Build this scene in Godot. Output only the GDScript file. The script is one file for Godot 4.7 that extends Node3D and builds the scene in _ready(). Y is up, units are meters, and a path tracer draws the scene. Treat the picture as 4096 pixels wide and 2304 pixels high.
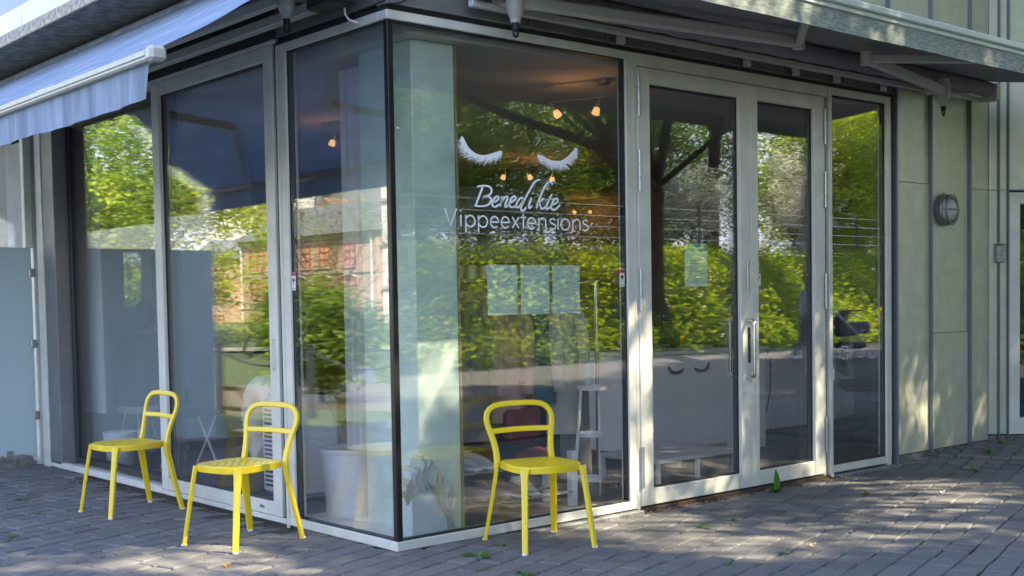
extends Node3D
# A glazed corner shop under trees: facade R runs along +x at z = 0, facade L along -z at x = 0, y is up, metres.

var M := {}
var rng := RandomNumberGenerator.new()
const SUN := Vector3(0.42, 0.66, 0.62)
# shafts cut through the tree crowns to place sun patches: patch spot and radius
var sunny := [
	Vector4(4.31, 0.00, 0.32, 0.13), Vector4(3.82, 0.00, 0.43, 0.12), Vector4(4.32, 0.00, 0.59, 0.13), Vector4(3.98, 0.00, 0.93, 0.15), Vector4(4.18, 0.00, 1.28, 0.14), Vector4(3.71, 0.00, 0.82, 0.10), Vector4(3.21, 0.00, 0.89, 0.08), Vector4(3.47, 0.00, 0.84, 0.12), Vector4(2.55, 0.00, 1.09, 0.12), Vector4(2.21, 0.00, 1.03, 0.12), Vector4(2.66, 0.00, 1.36, 0.14), Vector4(3.06, 0.00, 1.55, 0.15), Vector4(1.87, 0.00, 1.23, 0.11), Vector4(2.20, 0.00, 1.74, 0.17), Vector4(2.83, 0.00, 1.92, 0.15), Vector4(1.47, 0.00, 1.90, 0.14), Vector4(1.49, 0.00, 1.46, 0.15), Vector4(3.79, 0.00, 1.51, 0.10), Vector4(3.74, 0.00, 1.30, 0.08), Vector4(4.28, 0.00, 0.86, 0.10), Vector4(4.49, 0.00, 0.92, 0.10), Vector4(4.02, 0.00, 0.68, 0.10), Vector4(3.37, 0.00, 1.56, 0.09), Vector4(1.85, 0.00, 0.35, 0.13), Vector4(1.55, 0.00, 0.58, 0.12), Vector4(1.98, 0.00, 0.53, 0.10), Vector4(1.67, 0.00, 1.05, 0.12), Vector4(2.20, 0.00, 1.03, 0.10), Vector4(1.30, 0.00, 0.87, 0.12), Vector4(1.13, 0.00, 1.11, 0.12), Vector4(1.06, 0.00, 0.82, 0.10), Vector4(-1.43, 0.00, -1.00, 0.20), Vector4(-1.05, 0.00, -1.64, 0.13), Vector4(-0.84, 0.00, -2.02, 0.10), Vector4(-1.13, 0.00, -0.44, 0.14), Vector4(-0.70, 0.00, -0.03, 0.22), Vector4(-0.54, 0.00, 0.12, 0.22), Vector4(-0.18, 0.00, -0.55, 0.09), Vector4(-0.70, 0.00, -0.64, 0.09), Vector4(0.32, 0.00, 0.89, 0.10), Vector4(0.91, 0.00, 0.15, 0.12), Vector4(1.87, 1.05, 0.00, 0.14), Vector4(1.88, 0.80, 0.00, 0.12), Vector4(1.90, 0.60, 0.00, 0.14), Vector4(1.94, 0.19, 0.00, 0.14), Vector4(2.26, 0.05, 0.00, 0.13), Vector4(2.56, 0.05, 0.00, 0.14), Vector4(3.44, 0.06, 0.00, 0.12), Vector4(3.82, 1.28, 0.00, 0.12), Vector4(3.88, 0.96, 0.00, 0.12), Vector4(3.87, 0.54, 0.00, 0.12), Vector4(3.75, 0.20, 0.00, 0.12), Vector4(3.00, 1.10, 0.00, 0.09), Vector4(2.99, 0.55, 0.00, 0.09), Vector4(5.08, 0.25, 0.00, 0.17), Vector4(4.91, 1.26, 0.00, 0.10), Vector4(5.86, 0.04, 0.00, 0.10), Vector4(6.28, 0.42, 0.00, 0.12), Vector4(5.47, 0.37, 0.00, 0.09), Vector4(1.39, 0.01, 0.00, 0.10), Vector4(2.72, 2.86, 1.36, 0.15), Vector4(2.02, 2.85, 1.36, 0.11), Vector4(3.38, 2.87, 1.36, 0.10), Vector4(3.93, 2.84, 1.36, 0.10), Vector4(0.48, 1.21, -0.20, 0.13), Vector4(0.41, 1.01, -0.20, 0.13), Vector4(0.37, 0.77, -0.20, 0.14), Vector4(0.51, 1.03, -0.20, 0.10), Vector4(1.19, 1.28, -0.20, 0.09)]


class MB:
	var v := PackedVector3Array()
	var n := PackedVector3Array()
	var c := PackedColorArray()
	var col := Color(1, 1, 1)

	func tri(p: Vector3, q: Vector3, r: Vector3, np: Vector3, nq: Vector3, nr: Vector3) -> void:
		if (r - p).cross(q - p).dot(np + nq + nr) < 0.0:
			var t := q
			q = r
			r = t
			t = nq
			nq = nr
			nr = t
		v.append(p); v.append(q); v.append(r)
		n.append(np); n.append(nq); n.append(nr)
		c.append(col); c.append(col); c.append(col)

	func quad(p: Vector3, q: Vector3, r: Vector3, s: Vector3, out: Vector3) -> void:
		tri(p, q, r, out, out, out)
		tri(p, r, s, out, out, out)

	func quad4(p: Vector3, q: Vector3, r: Vector3, s: Vector3, a: Vector3, b: Vector3, d: Vector3, e: Vector3) -> void:
		tri(p, q, r, a, b, d)
		tri(p, r, s, a, d, e)

	func box(at: Vector3, size: Vector3, b := Basis(), bev := 0.0) -> void:
		var h := size * 0.5
		var ax := [b.x, b.y, b.z]
		var e := minf(bev, minf(h.x, minf(h.y, h.z)) * 0.9)
		for k in 3:
			var i := (k + 1) % 3
			var j := (k + 2) % 3
			for s in [-1.0, 1.0]:
				var o: Vector3 = at + ax[k] * h[k] * s
				var p: Vector3 = ax[i] * (h[i] - e)
				var q: Vector3 = ax[j] * (h[j] - e)
				quad(o - p - q, o + p - q, o + p + q, o - p + q, ax[k] * s)
		if e <= 0.0:
			return
		for k in 3:
			var i := (k + 1) % 3
			var j := (k + 2) % 3
			for s in [-1.0, 1.0]:
				for t in [-1.0, 1.0]:
					var a: Vector3 = at + ax[i] * h[i] * s + ax[j] * (h[j] - e) * t
					var d: Vector3 = at + ax[i] * (h[i] - e) * s + ax[j] * h[j] * t
					var l: Vector3 = ax[k] * (h[k] - e)
					quad(a - l, a + l, d + l, d - l, (ax[i] * s + ax[j] * t).normalized())
		for s in [-1.0, 1.0]:
			for t in [-1.0, 1.0]:
				for u in [-1.0, 1.0]:
					var o := at
					var x: Vector3 = b.x * s
					var y: Vector3 = b.y * t
					var z: Vector3 = b.z * u
					var nn := (x + y + z).normalized()
					tri(o + x * h.x + y * (h.y - e) + z * (h.z - e), o + x * (h.x - e) + y * h.y + z * (h.z - e), o + x * (h.x - e) + y * (h.y - e) + z * h.z, nn, nn, nn)

	func bx(x0: float, x1: float, y0: float, y1: float, z0: float, z1: float, bev := 0.0) -> void:
		box(Vector3(x0 + x1, y0 + y1, z0 + z1) * 0.5, Vector3(absf(x1 - x0), absf(y1 - y0), absf(z1 - z0)), Basis(), bev)

	func bar(a: Vector3, b: Vector3, w: float, t: float, up := Vector3.UP, bev := 0.0) -> void:
		var d := (b - a).normalized()
		var s := d.cross(up)
		if s.length() < 0.01:
			s = d.cross(Vector3.RIGHT)
		s = s.normalized()
		box((a + b) * 0.5, Vector3(w, t, (b - a).length()), Basis(s, s.cross(d).normalized() * -1.0, d), bev)

	func tube(pts: Array, radii, sides := 8, caps := true) -> void:
		var rings := []
		var side := Vector3.ZERO
		for i in pts.size():
			var d: Vector3 = (pts[mini(i + 1, pts.size() - 1)] - pts[maxi(i - 1, 0)]).normalized()
			if side == Vector3.ZERO:
				side = d.cross(Vector3.UP if absf(d.y) < 0.9 else Vector3.RIGHT).normalized()
			side = (side - d * side.dot(d)).normalized()
			var o := d.cross(side)
			var r: float = radii[i] if radii is Array else radii
			var ring := []
			for k in sides:
				var a := TAU * k / sides
				ring.append([pts[i] + (side * cos(a) + o * sin(a)) * r, side * cos(a) + o * sin(a)])
			rings.append(ring)
		for i in rings.size() - 1:
			for k in sides:
				var l := (k + 1) % sides
				quad4(rings[i][k][0], rings[i][l][0], rings[i + 1][l][0], rings[i + 1][k][0], rings[i][k][1], rings[i][l][1], rings[i + 1][l][1], rings[i + 1][k][1])
		if caps:
			for e in [0, rings.size() - 1]:
				var q: Vector3 = (pts[e] - pts[1 if e == 0 else e - 1]).normalized()
				for k in sides:
					tri(pts[e], rings[e][k][0], rings[e][(k + 1) % sides][0], q, q, q)

	# rounded-rectangle band swept along pts; nrm gives the broad face's direction at each point, w the breadth, t the thickness
	func band(pts: Array, nrm: Array, w: Array, t: Array) -> void:
		var rings := []
		for i in pts.size():
			var d: Vector3 = (pts[mini(i + 1, pts.size() - 1)] - pts[maxi(i - 1, 0)]).normalized()
			var f: Vector3 = (nrm[i] - d * nrm[i].dot(d)).normalized()
			var s := d.cross(f)
			var ring := []
			for k in 12:
				var a := TAU * (k + 0.5) / 12
				var x: float = signf(cos(a)) * pow(absf(cos(a)), 0.28)
				var y: float = signf(sin(a)) * pow(absf(sin(a)), 0.28)
				ring.append([pts[i] + s * x * w[i] * 0.5 + f * y * t[i] * 0.5, (s * signf(cos(a)) * pow(absf(cos(a)), 1.5) + f * signf(sin(a)) * pow(absf(sin(a)), 1.5)).normalized()])
			rings.append(ring)
		for i in rings.size() - 1:
			for k in 12:
				var l := (k + 1) % 12
				quad4(rings[i][k][0], rings[i][l][0], rings[i + 1][l][0], rings[i + 1][k][0], rings[i][k][1], rings[i][l][1], rings[i + 1][l][1], rings[i + 1][k][1])
		for e in [0, rings.size() - 1]:
			var q: Vector3 = (pts[e] - pts[1 if e == 0 else e - 1]).normalized()
			for k in 12:
				tri(pts[e], rings[e][k][0], rings[e][(k + 1) % 12][0], q, q, q)

	func lathe(prof: Array, seg: int, at: Vector3, b := Basis()) -> void:
		for i in prof.size() - 1:
			var d: Vector2 = prof[i + 1] - prof[i]
			var nn := Vector2(d.y, -d.x).normalized()
			for k in seg:
				var a := TAU * k / seg
				var e := TAU * (k + 1) / seg
				var ra := b * Vector3(cos(a), 0, sin(a))
				var re := b * Vector3(cos(e), 0, sin(e))
				var p = at + ra * prof[i].x + b.y * prof[i].y
				var q = at + re * prof[i].x + b.y * prof[i].y
				var r = at + re * prof[i + 1].x + b.y * prof[i + 1].y
				var s = at + ra * prof[i + 1].x + b.y * prof[i + 1].y
				quad4(p, q, r, s, ra * nn.x + b.y * nn.y, re * nn.x + b.y * nn.y, re * nn.x + b.y * nn.y, ra * nn.x + b.y * nn.y)

	# a flat outline given in the plane of b.x and b.y, extruded along b.z from 0 to depth
	func prism(poly: PackedVector2Array, depth: float, at: Vector3, b := Basis()) -> void:
		var idx := Geometry2D.triangulate_polygon(poly)
		for i in idx.size() / 3:
			for s in [0.0, depth]:
				var w := []
				for j in 3:
					var p := poly[idx[i * 3 + j]]
					w.append(at + b.x * p.x + b.y * p.y + b.z * s)
				var o := b.z * (1.0 if s == depth else -1.0)
				if depth < 0.0:
					o = -o
				tri(w[0], w[1], w[2], o, o, o)
		var cw := 1.0 if Geometry2D.is_polygon_clockwise(poly) else -1.0
		for i in poly.size():
			var p := poly[i]
			var q := poly[(i + 1) % poly.size()]
			var d := (q - p).normalized()
			var o := (b.x * -d.y + b.y * d.x) * cw
			var a := at + b.x * p.x + b.y * p.y
			var e := at + b.x * q.x + b.y * q.y
			quad(a, e, e + b.z * depth, a + b.z * depth, o)

	# a pen stroke along a smooth line in the xy plane, thickness th along z; pen width from wmin to wmax with its direction
	func stroke(pts: Array, w0: float, w1: float, pen: float, z: float, th: float, smooth := true) -> void:
		var line := []
		if smooth and pts.size() > 2:
			for i in pts.size() - 1:
				var a: Vector2 = pts[maxi(i - 1, 0)]
				var b: Vector2 = pts[i]
				var d: Vector2 = pts[i + 1]
				var e: Vector2 = pts[mini(i + 2, pts.size() - 1)]
				for k in 6:
					line.append(b.cubic_interpolate(d, a, e, k / 6.0))
			line.append(pts[-1])
		else:
			line = pts
		var l := []
		var r := []
		for i in line.size():
			var d: Vector2 = (line[mini(i + 1, line.size() - 1)] - line[maxi(i - 1, 0)]).normalized()
			var w := lerpf(w0, w1, absf(sin(d.angle() - pen)))
			if w0 != w1:
				w *= minf(1.0, 0.6 + minf(i, line.size() - 1 - i) * 0.3)
			var s := Vector2(-d.y, d.x) * w * 0.5
			l.append(line[i] + s)
			r.append(line[i] - s)
		var o := Vector3(0, 0, 1)
		for i in line.size() - 1:
			var a := Vector3(l[i].x, l[i].y, z + th)
			var b := Vector3(l[i + 1].x, l[i + 1].y, z + th)
			var d := Vector3(r[i + 1].x, r[i + 1].y, z + th)
			var e := Vector3(r[i].x, r[i].y, z + th)
			quad(a, b, d, e, o)
			var back := Vector3(0, 0, -th)
			quad(a + back, b + back, d + back, e + back, -o)
			var sl: Vector3 = (a - e).normalized()
			quad(a, b, b + back, a + back, sl)
			quad(e, d, d + back, e + back, -sl)

	func mesh() -> ArrayMesh:
		var a := []
		a.resize(Mesh.ARRAY_MAX)
		a[Mesh.ARRAY_VERTEX] = v
		a[Mesh.ARRAY_NORMAL] = n
		a[Mesh.ARRAY_COLOR] = c
		var m := ArrayMesh.new()
		m.add_surface_from_arrays(Mesh.PRIMITIVE_TRIANGLES, a)
		return m


# ---------------------------------------------------------------- helpers
func put(called: String, b, m: Material, parent: Node = self, at := Vector3.ZERO) -> MeshInstance3D:
	var o := MeshInstance3D.new()
	o.name = called
	o.mesh = b.mesh() if b is MB else b
	o.material_override = m
	o.position = at
	parent.add_child(o, true)
	return o


func tag(o: Node, label: String, category: String, group := "") -> Node:
	o.set_meta("label", label)
	o.set_meta("category", category)
	if group:
		o.set_meta("group", group)
	return o


func thing(called: String, label: String, category: String, at := Vector3.ZERO, turn := 0.0, group := "") -> Node3D:
	var o := Node3D.new()
	o.name = called
	o.position = at
	o.rotation.y = turn
	add_child(o, true)
	tag(o, label, category, group)
	return o


func struct(o: Node) -> Node:
	o.set_meta("kind", "structure")
	return o


func stuff(o: Node) -> Node:
	o.set_meta("kind", "stuff")
	return o


func lin(r: float, g: float, b: float) -> Color:
	return Color(r, g, b).linear_to_srgb()


func mat(c: Color, rough := 0.6, metal := 0.0, tex: Texture2D = null, scale := 1.0, bump: Texture2D = null, depth := 0.0) -> StandardMaterial3D:
	var m := StandardMaterial3D.new()
	m.albedo_color = c
	m.roughness = rough
	m.metallic = metal
	if tex or bump:
		m.uv1_triplanar = true
		m.uv1_world_triplanar = true
		m.uv1_scale = Vector3.ONE * scale
	if tex:
		m.albedo_texture = tex
	if bump:
		m.heightmap_enabled = true
		m.heightmap_texture = bump
		m.heightmap_scale = depth
	return m


# grey noise between lo and hi (sRGB values), seamless
func noise(freq: float, lo: float, hi: float, s: int, oct := 4, side := 512, stretch := 1.0, kind := FastNoiseLite.TYPE_SIMPLEX_SMOOTH) -> ImageTexture:
	var f := FastNoiseLite.new()
	f.seed = s
	f.frequency = freq
	f.noise_type = kind
	f.fractal_octaves = oct
	var im := f.get_seamless_image(side, int(side / stretch))
	if stretch != 1.0:
		im.resize(side, side)
	im.convert(Image.FORMAT_L8)
	var d := im.get_data()
	for i in d.size():
		d[i] = int(clampf(lerpf(lo, hi, d[i] / 255.0), 0, 1) * 255)
	return ImageTexture.create_from_image(Image.create_from_data(side, side, false, Image.FORMAT_L8, d))


func leafy(hi := Color(0.9, 1.0, 0.35), rough := 0.55) -> StandardMaterial3D:
	var m := StandardMaterial3D.new()
	m.albedo_color = Color(1, 1, 1)
	m.vertex_color_use_as_albedo = true
	m.roughness = rough
	m.cull_mode = BaseMaterial3D.CULL_DISABLED
	m.backlight_enabled = true
	m.backlight = hi
	return m


func instances(called: String, mesh: Mesh, m: Material, xf: Array, cols: Array, parent: Node) -> MultiMeshInstance3D:
	var mm := MultiMesh.new()
	mm.transform_format = MultiMesh.TRANSFORM_3D
	mm.use_colors = cols.size() > 0
	mm.mesh = mesh
	mm.instance_count = xf.size()
	for i in xf.size():
		mm.set_instance_transform(i, xf[i])
		if cols.size():
			mm.set_instance_color(i, cols[i])
	var o := MultiMeshInstance3D.new()
	o.name = called
	o.multimesh = mm
	o.material_override = m
	parent.add_child(o, true)
	return stuff(o)


# a twig's worth of folded, pointed leaves
func leaf_spray(count: int, length: float, breadth: float, reach: float, s: int) -> ArrayMesh:
	var r := RandomNumberGenerator.new()
	r.seed = s
	var b := MB.new()
	for i in count:
		var at := Vector3(r.randfn(), r.randfn() * 0.7, r.randfn()).limit_length(2.0) * reach * 0.5
		var d := Vector3(r.randf_range(-1, 1), r.randf_range(-0.9, 0.5), r.randf_range(-1, 1)).normalized()
		var up := Vector3(r.randf_range(-0.6, 0.6), 1, r.randf_range(-0.6, 0.6)).normalized()
		var s1 := d.cross(up).normalized()
		up = s1.cross(d)
		var l := length * r.randf_range(0.7, 1.25)
		var w := breadth * r.randf_range(0.8, 1.2) * 0.5
		var tip := at + d * l - up * l * 0.12
		var a := at + d * l * 0.42 + s1 * w + up * w * 0.35
		var e := at + d * l * 0.42 - s1 * w + up * w * 0.35
		var na := (up - s1 * 0.35).normalized()
		var ne := (up + s1 * 0.35).normalized()
		b.tri(at, a, tip, na, na, na)
		b.tri(at, e, tip, ne, ne, ne)
	return b.mesh()


func sees_sun(p: Vector3, extra: float) -> bool:
	for g in sunny:
		var d := p - Vector3(g.x, g.y, g.z)
		if (d - SUN * d.dot(SUN)).length_squared() < (g.w + extra) * (g.w + extra):
			return true
	return false


func rand_basis(r: RandomNumberGenerator, s0: float, s1: float) -> Basis:
	return Basis.from_euler(Vector3(r.randf_range(-0.7, 0.7), r.randf() * TAU, r.randf_range(-0.7, 0.7))).scaled(Vector3.ONE * r.randf_range(s0, s1))


func pick_color(r: RandomNumberGenerator, cols: Array) -> Color:
	var c: Color = cols[r.randi() % cols.size()]
	return c * r.randf_range(0.75, 1.25)


# trunk with limbs that reach to clumps of leaves spread through an ellipsoid
func tree(called: String, label: String, at: Vector3, o: Dictionary) -> Node3D:
	var r := RandomNumberGenerator.new()
	r.seed = o.seed
	var t := thing(called, label, "tree", at, 0.0, o.get("group", ""))
	var cc: Vector3 = o.centre
	var cr: Vector3 = o.reach
	var fork: Vector3 = o.get("fork", cc * Vector3(0.6, 0.45, 0.6))
	var tr: float = o.trunk
	var tb := MB.new()
	var bend := Vector3(r.randf_range(-0.2, 0.2), 0, r.randf_range(-0.2, 0.2))
	tb.tube([Vector3(0, -0.4, 0), Vector3(0, 0.15, 0), fork * 0.35 + bend, fork * 0.7 + bend * 0.6, fork], [tr * 1.7, tr * 1.25, tr, tr * 0.85, tr * 0.75], 12)
	put("trunk", tb, o.get("bark", M.bark), t)
	var clumps := []
	for i in o.clumps:
		var d := Vector3(r.randfn(), r.randfn(), r.randfn()).normalized()
		var k := pow(r.randf(), 0.4)
		var p := cc + d * k * cr
		if p.y > at.y * 0.0 + o.get("lowest", 1.0):
			clumps.append(p)
	var lb := MB.new()
	var bough := []
	for i in mini(int(o.get("limbs", 12)), clumps.size()):
		var p: Vector3 = clumps[i]
		var mid := fork.lerp(p, 0.5) + Vector3(r.randfn() * 0.35, r.randf_range(-0.1, 0.5), r.randfn() * 0.35)
		var q := fork.lerp(p, 0.22) + Vector3(r.randfn() * 0.12, r.randf_range(0.0, 0.25), r.randfn() * 0.12)
		var w: float = tr * r.randf_range(0.2, 0.42)
		lb.tube([fork, q, mid, p], [w, w * 0.8, w * 0.5, w * 0.12], 7)
		bough.append(mid)
	for i in range(int(o.get("limbs", 12)), clumps.size()):
		var p: Vector3 = clumps[i]
		var from: Vector3 = fork
		for q in bough:
			if q.distance_to(p) < from.distance_to(p):
				from = q
		lb.tube([from, from.lerp(p, 0.5) + Vector3(r.randfn(), r.randfn(), r.randfn()) * 0.15, p], [tr * 0.11, tr * 0.07, 0.008], 5)
	for L in o.get("arms", []):
		lb.tube(L[0], L[1], 9)
	stuff(put("limbs", lb, o.get("bark", M.bark), t))
	var xf := []
	var cols := []
	var cs: float = o.get("clump", 0.55)
	for p in clumps:
		var tone: Color = pick_color(r, o.leaves)
		for k in o.per:
			var q: Vector3 = p + Vector3(r.randfn(), r.randfn() * 0.7, r.randfn()) * cs
			if o.has("open") and sees_sun(at + q, o.open):  # sprays left out where a shaft has to let sun through
				continue
			xf.append(Transform3D(rand_basis(r, 0.75, 1.3), q))
			cols.append(tone * r.randf_range(0.7, 1.3))
	instances("crown", o.spray, o.get("leaf", M.leaf), xf, cols, t)
	if o.has("bloom"):
		xf = []
		cols = []
		for p in clumps:
			if r.randf() < 0.85:
				for k in o.bloom:
					xf.append(Transform3D(rand_basis(r, 0.7, 1.3), p + Vector3(r.randfn(), r.randfn(), r.randfn()) * cs * 0.9))
					cols.append(Color(0.8, 0.78, 0.72) * r.randf_range(0.8, 1.1))
		instances("blossom", M.spray_bloom, M.petal, xf, cols, t)
	return t


func _ready() -> void:
	rng.seed = 7
	# ------------------------------------------------------------ camera, sky, sun, exposure
	var cam := Camera3D.new()
	cam.name = "camera"
	cam.projection = Camera3D.PROJECTION_FRUSTUM
	cam.near = 0.1
	cam.far = 600.0
	cam.size = 0.0473906
	cam.frustum_offset = Vector2(0, 0.0054791)
	cam.transform = Transform3D(Basis(Vector3(0.75475958, -0.01674362, 0.65578779), Vector3(0.04178954, 0.99887095, -0.0225932), Vector3(-0.65466908, 0.0444575, 0.75460713)), Vector3(-3.730162, 1.327795, 5.253616))
	add_child(cam)
	var sm := ProceduralSkyMaterial.new()
	sm.sky_top_color = Color(0.30, 0.48, 0.76)
	sm.sky_horizon_color = Color(0.82, 0.85, 0.87)
	sm.sky_curve = 0.12
	sm.ground_bottom_color = Color(0.25, 0.27, 0.2)
	sm.ground_horizon_color = Color(0.5, 0.58, 0.6)
	sm.sky_energy_multiplier = 1.0
	var cl := noise(0.006, -0.7, 1.5, 5, 5, 512)
	var ci := cl.get_image()
	ci.convert(Image.FORMAT_RGBA8)
	var cd := ci.get_data()
	for i in ci.get_width() * ci.get_height():
		cd[i * 4 + 3] = int(cd[i * 4] * 0.9)
		cd[i * 4] = 255
		cd[i * 4 + 1] = 255
		cd[i * 4 + 2] = 255
	sm.sky_cover = ImageTexture.create_from_image(Image.create_from_data(512, 512, false, Image.FORMAT_RGBA8, cd))
	sm.sky_cover_modulate = Color(0.74, 0.71, 0.64, 1.0)
	var env := Environment.new()
	env.background_mode = Environment.BG_SKY
	env.sky = Sky.new()
	env.sky.sky_material = sm
	env.background_energy_multiplier = 1.0
	env.tonemap_mode = Environment.TONE_MAPPER_LINEAR
	env.tonemap_exposure = 4.4
	env.sdfgi_enabled = true
	env.ssao_enabled = true
	env.ssil_enabled = true
	var we := WorldEnvironment.new()
	we.environment = env
	add_child(we)
	var sun := DirectionalLight3D.new()
	sun.name = "sun"
	sun.light_energy = 1.6
	sun.light_color = Color(1.0, 0.94, 0.82)
	sun.light_angular_distance = 0.5
	sun.shadow_enabled = true
	add_child(sun)
	sun.look_at_from_position(SUN * 10, Vector3.ZERO)

	make_materials()
	shop_shell()
	awnings()
	pavement()
	surroundings()
	chairs()
	signs()
	outdoor_details()
	interior()
	people()


func make_materials() -> void:
	var fine := noise(0.09, 0.72, 1.0, 1, 4, 512)
	var soft := noise(0.012, 0.90, 1.0, 2, 5, 512)
	var blot := noise(0.02, 0.6, 1.0, 3, 5, 512)
	var grain := noise(0.25, 0.0, 1.0, 4, 3, 512)
	var streak := noise(0.02, 0.7, 1.0, 6, 4, 512, 8.0)
	M.fine = fine
	M.frame = mat(lin(0.68, 0.675, 0.585), 0.38, 0.0, soft, 0.6)
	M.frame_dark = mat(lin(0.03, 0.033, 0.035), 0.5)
	M.gasket = mat(lin(0.012, 0.013, 0.014), 0.6)
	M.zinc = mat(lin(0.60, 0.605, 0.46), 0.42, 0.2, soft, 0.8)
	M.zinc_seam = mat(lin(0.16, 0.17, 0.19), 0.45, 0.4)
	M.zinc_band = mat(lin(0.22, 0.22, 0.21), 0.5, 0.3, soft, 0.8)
	M.flash = mat(lin(0.5, 0.5, 0.5), 0.35, 0.6, blot, 2.0)
	M.concrete = mat(lin(0.27, 0.26, 0.24), 0.9, 0.0, blot, 1.1, grain, 0.25)
	M.cracked = mat(lin(0.60, 0.55, 0.46), 0.9, 0.0, blot, 2.2, grain, 0.08)  # same concrete as the soffit; sky light on the edge put into this paler colour
	M.soffit = mat(lin(0.28, 0.265, 0.235), 0.9, 0.0, blot, 1.0)
	M.panel_white = mat(lin(0.66, 0.68, 0.70), 0.35, 0.0, soft, 0.5)
	M.black = mat(lin(0.01, 0.01, 0.011), 0.35)
	M.plastic_black = mat(lin(0.015, 0.015, 0.016), 0.55)
	M.chrome = mat(lin(0.62, 0.62, 0.60), 0.22, 1.0)
	M.steel = mat(lin(0.42, 0.42, 0.41), 0.38, 1.0)
	M.hinge = mat(lin(0.45, 0.46, 0.47), 0.35, 0.7)
	M.white = mat(lin(0.72, 0.72, 0.70), 0.5)
	M.white_metal = mat(lin(0.52, 0.515, 0.46), 0.4, 0.0, soft, 2.0)
	M.column = mat(lin(0.58, 0.74, 0.65), 0.7, 0.0, soft, 0.7)  # white column; green light from glass and trees put into its colour
	M.interior_wall = mat(lin(0.30, 0.30, 0.275), 0.8, 0.0, soft, 0.5)
	M.ceiling = mat(lin(0.46, 0.47, 0.43), 0.85)
	M.floor = mat(lin(0.06, 0.06, 0.062), 0.35, 0.0, soft, 1.5)
	M.yellow = mat(lin(0.82, 0.60, 0.01), 0.36)
	M.yellow.clearcoat_enabled = true
	M.yellow.clearcoat = 0.25
	M.yellow.clearcoat_roughness = 0.3
	M.foot = mat(lin(0.75, 0.75, 0.72), 0.5)
	M.canvas = mat(lin(0.34, 0.43, 0.56), 0.85, 0.0, streak, 0.7)
	M.canvas.backlight_enabled = true
	M.canvas.backlight = Color(0.56, 0.59, 0.63)
	M.canvas_grey = mat(lin(0.24, 0.24, 0.235), 0.9, 0.0, soft, 1.0)
	M.valance = mat(lin(0.36, 0.41, 0.37), 0.6, 0.0, noise(0.02, 0.62, 1.0, 9, 5, 512, 0.25), 1.2)
	M.asphalt = mat(lin(0.07, 0.068, 0.067), 0.9, 0.0, fine, 1.2)
	M.soil = mat(lin(0.10, 0.085, 0.065), 0.95, 0.0, blot, 3.0)
	M.grass_ground = mat(lin(0.10, 0.15, 0.04), 0.95, 0.0, blot, 0.6)
	M.gravel = mat(lin(0.42, 0.38, 0.31), 0.95, 0.0, fine, 1.0)
	M.water = mat(lin(0.13, 0.10, 0.055), 0.3)
	M.pavers = []
	for k in 7:
		var g: float = [0.175, 0.185, 0.195, 0.205, 0.215, 0.225, 0.19][k]
		M.pavers.append(mat(lin(g * [1.03, 1.04, 1.01, 1.02, 1.04, 1.05, 1.02][k], g, g * [0.96, 0.94, 0.98, 0.96, 0.94, 0.93, 0.97][k]), 0.85, 0.0, noise(0.16, 0.62, 1.0, 20 + k, 4, 256) if k < 3 else M.pavers[k % 3].albedo_texture, 1.7, grain, 0.12))
	M.paver_field = mat(Color(1, 1, 1), 0.85, 0.0, M.pavers[0].albedo_texture, 1.7, grain, 0.12)
	M.paver_field.vertex_color_use_as_albedo = true
	M.bark = mat(lin(0.055, 0.045, 0.035), 0.95, 0.0, blot, 2.0, grain, 1.0)
	M.bark_pale = mat(lin(0.16, 0.13, 0.09), 0.95, 0.0, blot, 2.0, grain, 0.8)
	M.leaf = leafy(Color(0.95, 1.0, 0.4))
	M.petal = leafy(Color(1.0, 1.0, 0.95))
	M.spray_big = leaf_spray(22, 0.13, 0.085, 0.36, 11)
	M.spray_mid = leaf_spray(26, 0.10, 0.065, 0.32, 12)
	M.spray_small = leaf_spray(16, 0.05, 0.024, 0.26, 13)
	M.spray_shade = leaf_spray(40, 0.12, 0.085, 0.36, 16)
	M.spray_cover = leaf_spray(14, 0.12, 0.07, 0.34, 14)
	M.spray_bloom = leaf_spray(12, 0.05, 0.045, 0.16, 15)
	M.film = mat(Color(lin(0.62, 0.72, 0.70), 0.72), 0.55)
	M.film.transparency = BaseMaterial3D.TRANSPARENCY_ALPHA
	M.satin = mat(Color(lin(0.50, 0.62, 0.62), 0.88), 0.5)
	M.satin.transparency = BaseMaterial3D.TRANSPARENCY_ALPHA
	M.poster_film = mat(Color(lin(0.62, 0.80, 0.72), 0.6), 0.5)
	M.poster_film.transparency = BaseMaterial3D.TRANSPARENCY_ALPHA
	M.glass = mat(Color(lin(0.30, 0.42, 0.36), 0.0), 0.0)
	M.glass.transparency = BaseMaterial3D.TRANSPARENCY_ALPHA
	M.glass.metallic_specular = 0.5
	M.dark = mat(lin(0.02, 0.02, 0.02), 0.8)
	M.mirror = mat(lin(0.75, 0.78, 0.76), 0.02, 1.0)
	M.curtain = mat(lin(0.60, 0.62, 0.62), 0.9)
	M.curtain.backlight_enabled = true
	M.curtain.backlight = Color(0.7, 0.75, 0.75)
	M.letter = mat(lin(0.86, 0.90, 0.86), 0.6)
	M.wood = mat(lin(0.30, 0.22, 0.12), 0.6, 0.0, streak, 1.0)
	M.rust = mat(lin(0.16, 0.10, 0.05), 0.95, 0.0, blot, 6.0, grain, 0.6)


# ---------------------------------------------------------------- the building
var shop: Node3D


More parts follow.
